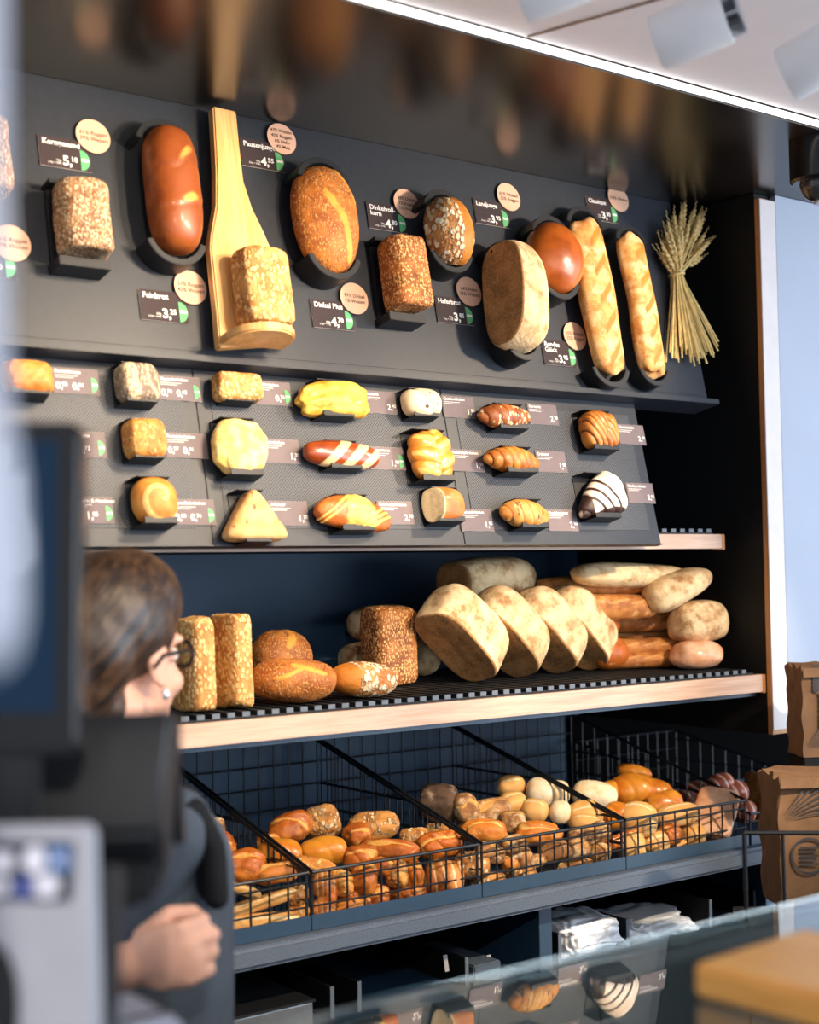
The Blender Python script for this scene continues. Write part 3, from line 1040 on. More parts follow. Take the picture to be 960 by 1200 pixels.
# wooden peel with loaf
DPX = [(250, 124), (277, 130), (281, 170), (286, 212), (296, 243), (310, 272), (322, 300), (336, 345), (345, 391), (344, 402), (258, 407), (254, 360), (247, 292), (248, 275), (254, 240), (254, 200)]
pts = [UP.hit(x, y, 0.045) for x, y in DPX]
x0 = min(q[0] for q in pts)
bo = MB().prism(pts, 0.022, 0.045).build('wooden_peel', M_BOARD, bevel=0.003)
bo.matrix_world = UP.mat(0, 0, 0)
tag(bo, 'long handled wooden bread peel hanging on the upper panel', 'bread peel')
L0, L1 = UP.hit(258, 404, 0.045), UP.hit(330, 398, 0.045)
w = L1[0] - L0[0]
lp = [(L0[0], 0.045)] + [(L0[0] + w / 2 - w / 2 * math.cos(q), 0.052 + 0.085 * math.sin(q) ** 0.7) for q in np.linspace(0, math.pi, 21)] + [(L1[0], 0.045)]
mb = MB()
MR = Matrix.Rotation(math.pi / 2, 4, 'X')
k = len(lp)
vs = [(x, L0[1], z) for x, z in lp] + [(x, L0[1] + 0.017, z) for x, z in lp]
mb.add(vs, [tuple(range(k)), tuple(range(k, 2 * k))] + [(i, (i + 1) % k, k + (i + 1) % k, k + i) for i in range(k)])
q = mb.build('ledge', M_BOARD, bo, 0.003)
for dy in (0.40,):
    pg = MB().lathe([(0.008, 0.0), (0.008, 0.021)], 14).build('hanging_peg', M_HOLD)
    hx = UP.hit(264, 140, 0.02)
    pg.matrix_world = UP.mat(hx[0], hx[1], 0.0005)
    tag(pg, 'small dark peg holding the wooden peel off the panel', 'peg')
o, s, a, b = up_bread('pale oat covered box loaf standing on the wooden peel', (270, 287, 346, 389), loaf('y', 4.5, 9, 40, 0.9, 0.022, 2.5, 0.007, 3), B['oatbox'], 0.085, 0.13, 0.07, 0.047, yaw=0.0)

o, s, a, b = up_bread('big oval sesame loaf with a long golden slash', (340, 194, 421, 324), loaf('y', 2.1, 2.3, 48, 0.5, 0.012, 2, 0.004, 4, slashes([((-0.3, 0.3), (0.12, -0.1), 0.10), ((0.12, -0.1), (0.36, -0.75), 0.12), ((0.35, 0.85), (0.8, 0.3), 0.07)], 0.03)), B['sesame'], 0.13, 0.21, 0.085, 0.012)
arc_holder(UP, a, b, s[0] * 0.72, s[1] * 1.0, 'curved black holder gripping the oval sesame loaf', 0.06, 0.95)

o, s, a, b = up_bread('upright brown seeded box loaf below the 4,80 price card', (442, 273, 509, 370), loaf('y', 4, 9, 44, 0.8, 0.018, 2.5, 0.006, 5), B['brownbox'], 0.09, 0.14, 0.08)
box_holder(UP, a, b, s[0] * 1.02, s[1] * 1.0, 0.05, 'black holder with ledges around the brown seeded box loaf')


def halfflake(V):
    m = np.clip((V[:, 0] + 0.12 * V[:, 1] - 0.05) * 6 + 0.5, 0, 1) * (V[:, 2] > -0.2)
    m = m * np.clip((0.78 - V[:, 0]) * 8, 0, 1)
    r = np.exp(-((V[:, 0] - 0.35 + 0.15 * V[:, 1]) / 0.12) ** 2) * 0.04
    return r + 0.03 * (1 - m) * np.random.RandomState(3).normal(size=len(V)) * 0.5, m


o, s, a, b = up_bread('oval loaf, half oat flakes and half golden crust', (496, 230, 557, 312), loaf('y', 2.1, 2.4, 44, 0.5, 0.02, 2.5, 0.003, 6, halfflake), B['flakes'], 0.11, 0.15, 0.08)
arc_holder(UP, a, b, s[0] * 0.8, s[1], 'curved black holder gripping the half oat flake loaf')


def torn(cut=-0.35, slope=0.25, axis=0):
    def f(V, mask):
        lim = cut + slope * V[:, 2] + 0.010 * wav(V, 3, 11)
        m = np.clip((lim + 0.03 - V[:, axis]) * 25, 0, 1)
        q = (V[:, axis] - lim) * 14
        V[:, axis] = lim + np.logaddexp(0, q) / 14 + m * 0.004 * wav(V, 9, 5)
        return V, m.astype(float)
    return f


o, s, a, b = up_bread('torn floury loaf showing its rough crumb, below the 3,95 card', (565, 281, 644, 415), loaf('y', 2.6, 3.0, 44, 0.6, 0.02, 2.2, 0.003, 7, warp=torn(-0.5, 0.22)), B['torn'], 0.13, 0.23, 0.11, rot=-0.10)
arc_holder(UP, a, b, s[0] * 0.62, s[1] * 1.0, 'curved black holder gripping the torn floury loaf', 0.06, 0.9)

o, s, a, b = up_bread('round glossy chestnut brown loaf', (616, 260, 685, 345), loaf('y', 2, 2, 40, 0.5, 0.006, 2, 0, 8), B['shiny'], 0.14, 0.15, 0.09)
arc_holder(UP, a, b, s[0] * 0.66, s[1] * 1.02, 'curved black holder gripping the round glossy loaf', 0.06, 0.95)


def bagpat(seed):
    def f(V):
        m = np.zeros(len(V))
        for k in range(5):
            y = -0.75 + 0.37 * k
            m = np.maximum(m, seg(V, (-0.35, y - 0.09), (0.4, y + 0.11), 0.07))
        return 0.05 * m + 0.03 * wav(V * [1, 3, 1], 2.0, seed), m * 0.8
    return f


o, s, a, b = up_bread('pale baguette touching the round glossy loaf', (667, 254, 732, 441), loaf('y', 2.1, 6, 40, 0.6, 0.03, 2.5, 0.002, 9, bagpat(9)), B['baguette'], 0.06, 0.38, 0.055, 0.015)
arc_holder(UP, a, b, s[0] * 0.95, s[1] * 1.02, 'curved black holder gripping the baguette beside the round loaf', 0.045)
o, s, a, b = up_bread('pale baguette hanging nearest the wheat sheaf', (722, 271, 780, 445), loaf('y', 2.1, 6, 40, 0.6, 0.03, 2.5, 0.002, 10, bagpat(10)), B['baguette'], 0.06, 0.36, 0.055, 0.015)
arc_holder(UP, a, b, s[0] * 0.95, s[1] * 1.02, 'curved black holder gripping the baguette beside the wheat sheaf', 0.045)
o, s, a, b = up_bread('grey seeded box loaf mostly hidden by the white lamp tube', (-45, 130, 17, 238), loaf('y', 4, 9, 30, 0.8, 0.018, 2.5, 0.006, 21), B['rye_seed'], 0.09, 0.14, 0.075)

# wheat sheaf
def wheat():
    rng = random.Random(5)
    cpt = UP.hit(795, 322, 0.03)
    e = empty('wheat_sheaf', UP.mat(cpt[0], cpt[1], 0.004))
    tag(e, 'dried wheat sheaf tied in the middle, hanging beside the baguettes', 'wheat sheaf')
    m_st = plain('straw', C(232, 202, 134), 0.6, 0.3, var=0.15, scale=60)
    m_ear = bread_mat('wheat_ear', C(240, 212, 150), C(206, 168, 100), nscale=160, bump=0.5)
    loc = lambda px, py: tuple(np.array(UP.hit(px, py, 0.03)) - np.array(cpt))
    N = 54
    for i in range(N):
        t = (i + 0.5) / N
        lay = rng.random()
        bx = loc(786 + 56 * t + rng.uniform(-3, 3), 414 + rng.uniform(-14, 8) + 6 * math.sin(t * 3.1))
        u = rng.random()
        ex = 767 + 64 * u
        arch = 1 - ((u - 0.5) / 0.5) ** 2
        top = 296 - 66 * arch ** 0.6 + rng.uniform(-3, 34) * (0.3 + 0.7 * arch)
        tx = loc(ex, top)
        z0, z1, z2 = 0.006 + 0.03 * lay, 0.012 + 0.018 * lay, 0.006 + 0.05 * lay
        c = ((t - 0.5) * 0.026, rng.uniform(-0.006, 0.006))
        up = Vector((tx[0], tx[1], z2))
        c3 = Vector((c[0], c[1], z1))
        dirv = (up - c3)
        L = dirv.length
        el = min(0.085, L * 0.8)
        base = c3 + dirv * (1 - el / L)
        mb = MB()
        mb.tube([(bx[0], bx[1], z0), (c3.x * 0.9 + bx[0] * 0.1, c3.y + (bx[1]) * 0.15, z1), c3, base], [0.0021, 0.0019, 0.0017, 0.0013], 6, 0)
        # the ear: two rows of plump grains along the axis
        d = dirv.normalized()
        sd = d.cross(Vector((0, 0, 1))).normalized()
        K = 12
        ps, rs = [], []
        for k in range(K * 2 + 1):
            f = k / (K * 2)
            p = base + d * (el * f) + sd * (0.0016 * (1 if (k // 2) % 2 else -1))
            ps.append(p)
            rs.append(max(0.0008, (0.0064 if k % 2 else 0.0044) * (math.sin(min(1, f * 1.15 + 0.18) * math.pi) ** 0.5 if f < 0.97 else 0.15)))
        mb.tube(ps, rs, 7, 1)
        mb.build('stalk', [m_st, m_ear], e)
    mb = MB()
    mb.tube([(0.017 * math.cos(q), 0.002 * math.sin(2 * q), 0.021 + 0.018 * math.sin(q)) for q in np.linspace(0, 2 * math.pi, 25)[:-1]], 0.003, 6, 0, True)
    mb.build('tie', m_st, e)


wheat()

# ================================================================ rolls on the slanted panels
GR = 'sample rolls on the slanted panels'


def lp_roll(label, box, shape, mat, w, h, d, hold, off=0.008, mode='xy', rot=0.0, name='bread_roll', cat='bread roll', hw=0.9, hh=1.0, hd=0.9, hdx=0, hdy=0, hrot=0.0):
    o, s, a, b = up_bread(label, box, shape, mat, w, h, d, off, mode, rot, 0.0, LP, GR, name, cat)
    clip_holder(LP, a + hdx, b + hdy, s[0] * hw, s[1] * hh, s[2] * hd, 'small black folded holder under the ' + hold, hrot)
    return o


def along(axis, k, amp, skew=0.0, m=0.0, ph=0.0, dark=1.0):
    """ridges across the length; the mask marks the grooves"""
    def f(V):
        x = V[:, axis] + skew * V[:, 1 - axis]
        q = np.abs(np.sin(x * math.pi * k / 2 + ph))
        g = np.exp(-(q / 0.30) ** 2)
        return amp * (q ** 0.6 - 0.6) * (V[:, 2] > -0.5), g * dark * (V[:, 2] > -0.3)
    return f


def stripes(xs, w, skew, val=1.0, amp=0.0):
    def f(V):
        m = np.zeros(len(V))
        for x in xs:
            m = np.maximum(m, np.exp(-((V[:, 0] + skew * V[:, 1] - x) / w) ** 4))
        m = m * (V[:, 2] > -0.4)
        return amp * m, m * val
    return f


def spiral(k=2.2, amp=0.05, el=1.0, mk=0.8):
    def f(V):
        r = np.hypot(V[:, 0], V[:, 1] * el)
        th = np.arctan2(V[:, 1], V[:, 0])
        q = np.sin(r * math.pi * 2 * k - th)
        g = np.exp(-((1 - q) / 0.35) ** 2)
        return amp * g * (V[:, 2] > 0), g * mk * (V[:, 2] > 0)
    return f


def taper(k, bend=0.0, ax=0, lim=1.0):
    def f(V, m):
        x = V[:, ax]
        s = 1 - k * np.abs(x) ** 1.5
        V[:, 1 - ax] *= s
        V[:, 2] *= s
        V[:, 1 - ax] += bend * x * x
        return V, m
    return f


def tri(V, m):
    V[:, 0] *= np.clip(0.56 - 0.44 * V[:, 1], 0.1, 1)
    return V, m


def lumps(amp, sc, seed):
    def f(V):
        q = wav(V, sc, seed, 24)
        return amp * np.abs(q) + 0.3 * amp * wav(V, sc * 2.6, seed + 1), np.zeros(len(V))
    return f


def both(f, g):
    def h(V):
        a, m = f(V)
        b, n = g(V)
        return a + b, np.maximum(m, n)
    return h


def zebra(V):
    m = np.exp(-((V[:, 0] + 0.55 + 0.12 * V[:, 1]) / 0.3) ** 4)
    m = np.maximum(m, np.exp(-((V[:, 0] - 0.28 - 0.35 * V[:, 1] ** 2 + 0.25 * V[:, 1]) / 0.09) ** 2))
    m = np.maximum(m, 0.9 * np.exp(-((V[:, 0] - 0.72 + 0.2 * V[:, 1]) / 0.06) ** 2))
    m = np.maximum(m, 0.8 * np.exp(-((V[:, 0] + 0.12 - 0.2 * V[:, 1]) / 0.05) ** 2))
    return 0.02 * m, m * (V[:, 2] > -0.3)


lp_roll('pale knobbly roll nearest the white lamp tube', (-2, 421, 63, 466), loaf('x', 3, 4, 30, 0.5, 0.03, 2.5, 0.004, 31, lumps(0.03, 5, 3)), B['swirl'], 0.1, 0.065, 0.05, 'pale knobbly roll')
lp_roll('grey square roll with pale swirling stripes', (133, 424, 188, 475), loaf('x', 4, 4, 36, 0.6, 0.015, 2, 0.002, 32, zebra), B['zebra'], 0.08, 0.07, 0.05, 'grey striped roll')
lp_roll('square golden seeded roll above the swirled round roll', (142, 490, 196, 541), loaf('x', 4, 4.5, 36, 0.6, 0.015, 2.5, 0.003, 33), B['goldseed'], 0.08, 0.07, 0.05, 'square seeded roll')
lp_roll('round golden roll with a swirled top', (153, 559, 208, 616), loaf('y', 2.4, 2.4, 34, 0.6, 0.012, 2, 0, 34, spiral(1.1, 0.03)), B['swirl'], 0.08, 0.075, 0.055, 'swirled round roll')
lp_roll('brown seeded roll peeking out behind the tall dark screen', (28, 568, 84, 614), loaf('x', 2.4, 2.6, 24, 0.6, 0.02, 2.5, 0.004, 35), B['seeded'], 0.09, 0.06, 0.05, 'roll behind the tall dark screen')
lp_roll('flat pale oat bar roll', (247, 435, 309, 474), loaf('x', 5, 7, 36, 0.6, 0.015, 2.5, 0.005, 36), B['oatbox'], 0.095, 0.05, 0.04, 'flat oat bar roll', hw=0.7)
lp_roll('round pale bread roll crusted with melted cheese', (247, 490, 314, 559), loaf('y', 2.3, 2.3, 36, 0.6, 0.03, 3, 0.005, 37, lumps(0.03, 5, 4)), B['cheese'], 0.1, 0.1, 0.05, 'pale round cheese roll', hw=0.7)
lp_roll('triangular sandy coloured bread roll', (260, 574, 337, 636), loaf('y', 4, 5, 36, 0.6, 0.012, 2, 0.002, 38, None, tri), B['triangle'], 0.12, 0.09, 0.045, 'triangular roll', hw=0.5, hh=1.06)
lp_roll('wide yellow bar covered in melted cheese', (345, 446, 434, 491), loaf('x', 3, 4, 40, 0.5, 0.03, 2.5, 0.005, 39, lumps(0.05, 4, 6), taper(0.05, -0.18)), B['cheesey'], 0.15, 0.06, 0.045, 'yellow cheese bar', hw=0.5)
lp_roll('dark glossy pretzel stick with three pale slashes', (355, 516, 445, 551), loaf('x', 2.1, 4, 36, 0.6, 0.01, 2, 0, 40, stripes([-0.2, 0.32, 0.82], 0.14, -0.32, 1, 0.03), taper(0.2)), B['lye'], 0.15, 0.045, 0.04, 'pretzel stick', rot=-0.05, hw=0.5)
lp_roll('cheese topped twisted pretzel roll', (367, 579, 458, 624), loaf('x', 2.1, 2.8, 40, 0.6, 0.02, 2.5, 0.004, 41, both(stripes([-0.62, -0.42, 0.45, 0.62, 0.8], 0.05, -0.5, 0.9, 0.04), lambda V: (0.10 * np.exp(-((V[:, 0] - 0.1) / 0.4) ** 2) * np.abs(wav(V, 5, 8)), 0.9 * np.exp(-((V[:, 0] - 0.1) / 0.38) ** 4) * (V[:, 2] > 0))), taper(0.15, -0.25)), B['laugcheese'], 0.15, 0.06, 0.045, 'cheese topped twist', rot=-0.12, hw=0.5)


def choc(V):
    m = np.exp(-(np.hypot(V[:, 0] + 0.1, V[:, 1] + 0.45) / 0.13) ** 4)
    for x, y in ((0.35, 0.5), (0.6, 0.1), (0.5, -0.2), (0.2, 0.55), (0.75, 0.4)):
        m = np.maximum(m, np.exp(-(np.hypot(V[:, 0] - x, V[:, 1] - y) / 0.06) ** 4))
    c = np.exp(-((V[:, 0] - 0.0 + 0.5 * V[:, 1]) / 0.15) ** 2) * -0.10
    return c * (V[:, 2] > 0), m * (V[:, 2] > 0)


lp_roll('cream white bun dotted with dark chocolate', (469, 455, 518, 491), loaf('x', 2.6, 3, 32, 0.6, 0.012, 2, 0, 42, choc), B['cream'], 0.08, 0.05, 0.045, 'cream white bun', hw=0.8)


def braid(V):
    s = np.sign(V[:, 0] + 1e-6)
    q = np.abs(np.sin(V[:, 1] * math.pi * 1.5 + s * 0.8 - np.abs(V[:, 0]) * 1.5))
    c = np.exp(-(V[:, 0] / 0.12) ** 2)
    g = np.exp(-(q / 0.25) ** 2)
    return (0.12 * (q ** 0.6 - 0.6) - 0.05 * c) * (V[:, 2] > -0.3), np.clip(q - 0.75, 0, 1) * 3 * (V[:, 2] > 0.3)


lp_roll('shiny golden braided brioche roll', (477, 503, 533, 565), loaf('y', 2.3, 2.6, 40, 0.6, 0.01, 2, 0, 43, braid), B['egg'], 0.075, 0.09, 0.05, 'shiny braided brioche', rot=0.12)
lp_roll('cut open brown roll showing pale crumb on one side', (494, 571, 545, 613), loaf('x', 2.6, 2.8, 34, 0.6, 0.015, 2, 0.002, 44, None, torn(-0.42, 0.25)), B['cut'], 0.08, 0.06, 0.05, 'cut open roll')
lp_roll('brown croissant sprinkled with pale seeds', (559, 473, 622, 504), loaf('x', 2.2, 2.6, 40, 0.6, 0.015, 2, 0.002, 45, along(0, 5, 0.09, 0.2, 0.5, 0.6, 0.6), taper(0.25, 0.05)), B['seedcroi'], 0.12, 0.05, 0.045, 'seeded croissant', hw=0.65, hdx=0.012)
lp_roll('plain golden croissant without topping', (566, 523, 633, 556), loaf('x', 2.2, 2.4, 44, 0.6, 0.01, 2, 0, 46, along(0, 7, 0.10, 0.15, 0.5, 0.4, 0.6), taper(0.3, -0.05)), B['croi'], 0.13, 0.055, 0.05, 'plain croissant', rot=-0.08, hw=0.65, hdx=0.012)
lp_roll('pale croissant sprinkled with chopped nuts', (585, 585, 644, 620), loaf('x', 2.2, 2.5, 40, 0.6, 0.02, 2.5, 0.003, 47, along(0, 5, 0.06, 0.2, 0.5, 0.2, 0.5), taper(0.25, -0.08)), B['nutcroi'], 0.12, 0.055, 0.045, 'nut sprinkled croissant', rot=-0.12, hw=0.65, hdx=0.012)
lp_roll('cinnamon swirl roll with dark folded layers', (678, 481, 726, 530), loaf('y', 2.8, 3, 40, 0.6, 0.012, 2, 0, 48, both(along(0, 6, 0.10, 0.55, 0.5, 0.3, 0.9), lambda V: (-0.10 * np.exp(-((V[:, 0] - 0.15 - 0.3 * V[:, 1]) / 0.15) ** 2), np.zeros(len(V))))), B['cinn'], 0.085, 0.08, 0.05, 'cinnamon swirl', rot=0.0)


def horn(V, m):
    V[:, 1] = V[:, 1] * (0.66 + 0.34 * V[:, 0]) + 0.18 * V[:, 0] - 0.22 * V[:, 0] ** 2
    V[:, 2] *= 0.8 + 0.2 * V[:, 0]
    return V, m


def icing(V):
    m = np.exp(-((V[:, 0] + 0.78) / 0.22) ** 4)
    for x in (-0.42, -0.1, 0.22):
        m = np.maximum(m, np.exp(-((V[:, 0] + 0.35 * V[:, 1] - x) / 0.055) ** 2))
    m = np.maximum(m, np.exp(-((V[:, 1] + 0.85) / 0.2) ** 4))
    q = np.abs(np.sin(V[:, 0] * 7 + V[:, 1] * 2))
    return 0.08 * (q ** 0.6 - 0.6), m


lp_roll('croissant with white icing and dark chocolate drizzle', (678, 552, 736, 608), loaf('x', 2.3, 2.3, 40, 0.6, 0.02, 2.5, 0, 49, icing, horn), B['choco'], 0.1, 0.085, 0.05, 'iced chocolate croissant', rot=0.2, hw=0.6)

# ================================================================ loaves on the bread shelf
GS = 'loaves on the bread shelf'
X, Yv, Zv = Vector((1, 0, 0)), Vector((0, 1, 0)), Vector((0, 0, 1))


def shelf_bread(label, box, shape, mat, w, h, d, rot=0.0, yaw=0.0, Y=None, mode='xy', group=GS, name='bread_loaf', rest=True, cat='bread'):
    """a loaf facing the room; its near side sits where its lower edge meets the shelf"""
    cx = (box[0] + box[2]) / 2
    if Y is None:
        Y = onH(cx, box[3], ZM).y + d * 0.75
    fr = Frame((0, Y, 0), 0.0)
    a, b = fr.hit(cx, (box[1] + box[3]) / 2, d * 0.4)
    M = fr.mat(a, b, 0, rot, yaw)
    o, s = bread(name, label, cat, group, box, shape, mat, M, (w, h, d), (fr.a, fr.b), mode)
    if rest:
        zs = min((o.matrix_world @ v.co).z for v in o.data.vertices)
        o.location.z += ZM + 0.0005 - zs if abs(ZM - zs) < 0.03 else 0
    return o


seedy = lambda sd, pat=None, **k: loaf('y', 4, 9, 44, 0.9, 0.02, 2.5, 0.006, sd, pat, **k)
shelf_bread('upright oat covered box loaf on the shelf, nearest the shop assistant', (198, 723, 254, 836), seedy(61), B['oatbox'], 0.08, 0.17, 0.11, 0.03)
shelf_bread('upright oat covered box loaf between its twin and the sesame loaves', (244, 720, 298, 832), seedy(62), B['oatbox'], 0.075, 0.17, 0.11, 0.02)
shelf_bread('sesame loaf standing behind the broad sesame loaf, only its top showing', (292, 735, 367, 806), loaf('x', 2.2, 2.6, 40, 0.7, 0.02, 2.5, 0.004, 63, slashes([((-0.1, 0.5), (0.2, 0.9), 0.12)], 0.02)), B['sesame'], 0.14, 0.12, 0.1, 0.0, Y=2.62)
shelf_bread('broad sesame loaf with golden slash, lying at the shelf front', (292, 774, 395, 827), loaf('x', 2.2, 2.5, 44, 0.7, 0.02, 2.5, 0.004, 64, slashes([((-0.3, 0.7), (0.35, 0.35), 0.10), ((-0.75, 0.1), (-0.2, 0.55), 0.08)], 0.03)), B['sesame'], 0.19, 0.09, 0.11, -0.06)


def flakemask(V):
    m = np.clip((V[:, 0] * -1 - 0.45) * 5 + 0.5, 0, 1)
    return 0.02 * np.random.RandomState(4).normal(size=len(V)) * (1 - m), m


shelf_bread('oval loaf with white oat flakes lying before the tall brown loaf', (385, 777, 467, 820), loaf('x', 2.2, 2.4, 44, 0.7, 0.015, 2.5, 0.003, 65, flakemask), B['flakes'], 0.15, 0.08, 0.09, -0.08)
shelf_bread('tall upright dark brown seeded box loaf in the shelf middle', (422, 713, 490, 808), seedy(66), B['brownbox'], 0.09, 0.17, 0.10, 0.0, Y=2.55)
shelf_bread('dim floury loaf in the shade behind the tall brown loaf', (406, 708, 492, 752), loaf('x', 2.3, 3, 28, 0.7, 0.02, 2.2, 0.002, 67), B['torn'], 0.16, 0.09, 0.1, 0.0, Y=2.80, rest=False)
shelf_bread('dim loaf lying low at the back beside the oat flake loaf', (396, 758, 470, 800), loaf('x', 2.3, 3, 28, 0.7, 0.02, 2.2, 0.002, 68), B['torn'], 0.16, 0.08, 0.1, 0.0, Y=2.78)
shelf_bread('small floury loaf in the gap behind the tall brown loaf', (470, 760, 517, 806), loaf('x', 2.3, 2.6, 28, 0.7, 0.02, 2.2, 0.002, 69), B['torn'], 0.12, 0.09, 0.1, 0.15, Y=2.70)

for i, (bx, lab) in enumerate((((628, 697, 726, 795), 'leaning floury loaf farthest along the row, beside the baguettes'), ((590, 700, 691, 799), 'third leaning floury loaf counted from the tall brown loaf'),
                               ((540, 700, 648, 802), 'leaning floury loaf second from the tall brown loaf'), ((485, 693, 598, 806), 'leaning floury loaf with torn crumb side, beside the tall brown loaf'))):
    shelf_bread(lab, bx, loaf('y', 2.8, 3.4, 44, 0.8, 0.018, 2.0, 0.002, 70 + i, warp=torn(-0.42, 0.16)), B['torn'], 0.125, 0.20, 0.105, 0.85, 0.15, Y=2.53 - 0.02 * i, mode='u')
shelf_bread('big floury loaf lying across the leaning floury loaves', (511, 652, 629, 709), loaf('x', 2.6, 2.8, 44, 0.7, 0.02, 2.0, 0.002, 75, warp=torn(-0.8, 0.1)), B['torn'], 0.2, 0.1, 0.14, 0.05, Y=2.66, rest=False)

bg = lambda sd: loaf('x', 2.1, 5, 36, 0.85, 0.02, 2.5, 0.001, sd, slashes([((-0.6 + 0.4 * k, 0.3), (-0.35 + 0.4 * k, 0.6), 0.08) for k in range(4)], 0.03))
BGL = [((628, 672, 764, 702), 2.56, 0.035, 'baguette on top of the pile, nearest the big floury loaf', 'bagbrown'), ((630, 696, 772, 727), 2.54, -0.02, 'baguette second from the top at the pile front', 'bagbrown'),
       ((676, 713, 794, 742), 2.58, 0.0, 'baguette in the middle of the pile, partly under the second one', 'bagbrown'), ((680, 735, 798, 754), 2.60, 0.0, 'thin dark baguette showing only its tip in the pile middle', 'bagbrown'),
       ((690, 747, 796, 771), 2.54, 0.01, 'baguette lying second from the bottom of the pile', 'bagbrown'), ((690, 768, 798, 790), 2.53, 0.0, 'baguette lying lowest in the pile on the mat', 'bagbrown')]
for i, (bx, Y, rt, lab, mt) in enumerate(BGL):
    shelf_bread(lab, bx, bg(80 + i), B[mt], 0.36, 0.05, 0.055, rt, -0.5, Y=Y - 0.06, rest=(i == 5), group='baguettes piled on the shelf')
for i, (bx, lab) in enumerate((((700, 667, 777, 692), 'baguette tip poking out behind the top of the pile'), ((700, 690, 789, 716), 'baguette tip poking out beside the second baguette'))):
    shelf_bread(lab, bx, bg(90 + i), B['bagbrown'], 0.3, 0.05, 0.055, -0.05, -0.2, Y=2.52, rest=False, group='baguettes piled on the shelf')
shelf_bread('glossy round loaf showing between floury loaf and baguettes', (668, 705, 727, 748), loaf('x', 2, 2.2, 26, 0.8, 0.01, 2, 0, 93), B['orange'], 0.11, 0.08, 0.08, -0.2, Y=2.52, rest=False)
shelf_bread('small glossy brown loaf low beside the last floury loaf', (690, 750, 738, 790), loaf('x', 2, 2.2, 26, 0.8, 0.01, 2, 0, 94), B['orange'], 0.1, 0.08, 0.08, 0, Y=2.50)
cone = taper(0.0)


def wedge(V, m):
    V[:, 1] *= 1 - 0.35 * V[:, 0]
    return V, m


shelf_bread('long grey floury loaf at the back, topmost in the shade', (668, 659, 812, 690), loaf('x', 2.4, 3, 30, 0.8, 0.02, 2.2, 0.002, 95), B['torn'], 0.3, 0.07, 0.1, -0.04, -0.1, Y=2.47, rest=False)
shelf_bread('floury ciabatta loaf, topmost of three at the far pile end', (752, 665, 835, 718), loaf('x', 2.3, 3, 40, 0.8, 0.02, 2.2, 0.003, 96, None, wedge), B['torn'], 0.2, 0.08, 0.1, 0.35, -0.2, Y=2.41, rest=False)
shelf_bread('rough floury loaf, middle one of three at the far pile end', (782, 703, 855, 754), loaf('x', 2.4, 3, 40, 0.8, 0.03, 3, 0.004, 97), B['torn'], 0.18, 0.08, 0.1, 0.05, -0.2, Y=2.40, rest=False)
shelf_bread('pinkish floury loaf, lowest of three at the far pile end', (784, 751, 848, 785), loaf('x', 2.3, 3, 40, 0.8, 0.03, 2.4, 0.003, 98), B['pinkslab'], 0.16, 0.06, 0.1, 0.0, -0.2, Y=2.38)

# ================================================================ rolls heaped in the baskets
HR = Vector((RIGHT.x, RIGHT.y, 0)).normalized()
HF = Vector((-BACK.x, -BACK.y, 0)).normalized()
rng = random.Random(11)
def tornslash(sd):
    def f(V):
        r = np.random.RandomState(sd)
        a = r.uniform(-0.4, 0.4)
        c = V[:, 1] - a * V[:, 0] - r.uniform(-0.25, 0.25) - 0.12 * wav(V, 4, sd)
        w = 0.16 + 0.08 * wav(V, 3, sd + 1)
        m = np.exp(-(c / np.clip(w, 0.06, 0.4)) ** 2) * (V[:, 2] > -0.1) * (np.abs(V[:, 0]) < 0.85)
        lip = np.exp(-((c - 0.24) / 0.08) ** 2) * (V[:, 2] > -0.1)
        return -0.05 * m + 0.07 * lip + 0.02 * m * wav(V, 14, sd + 2), m * 0.9
    return f


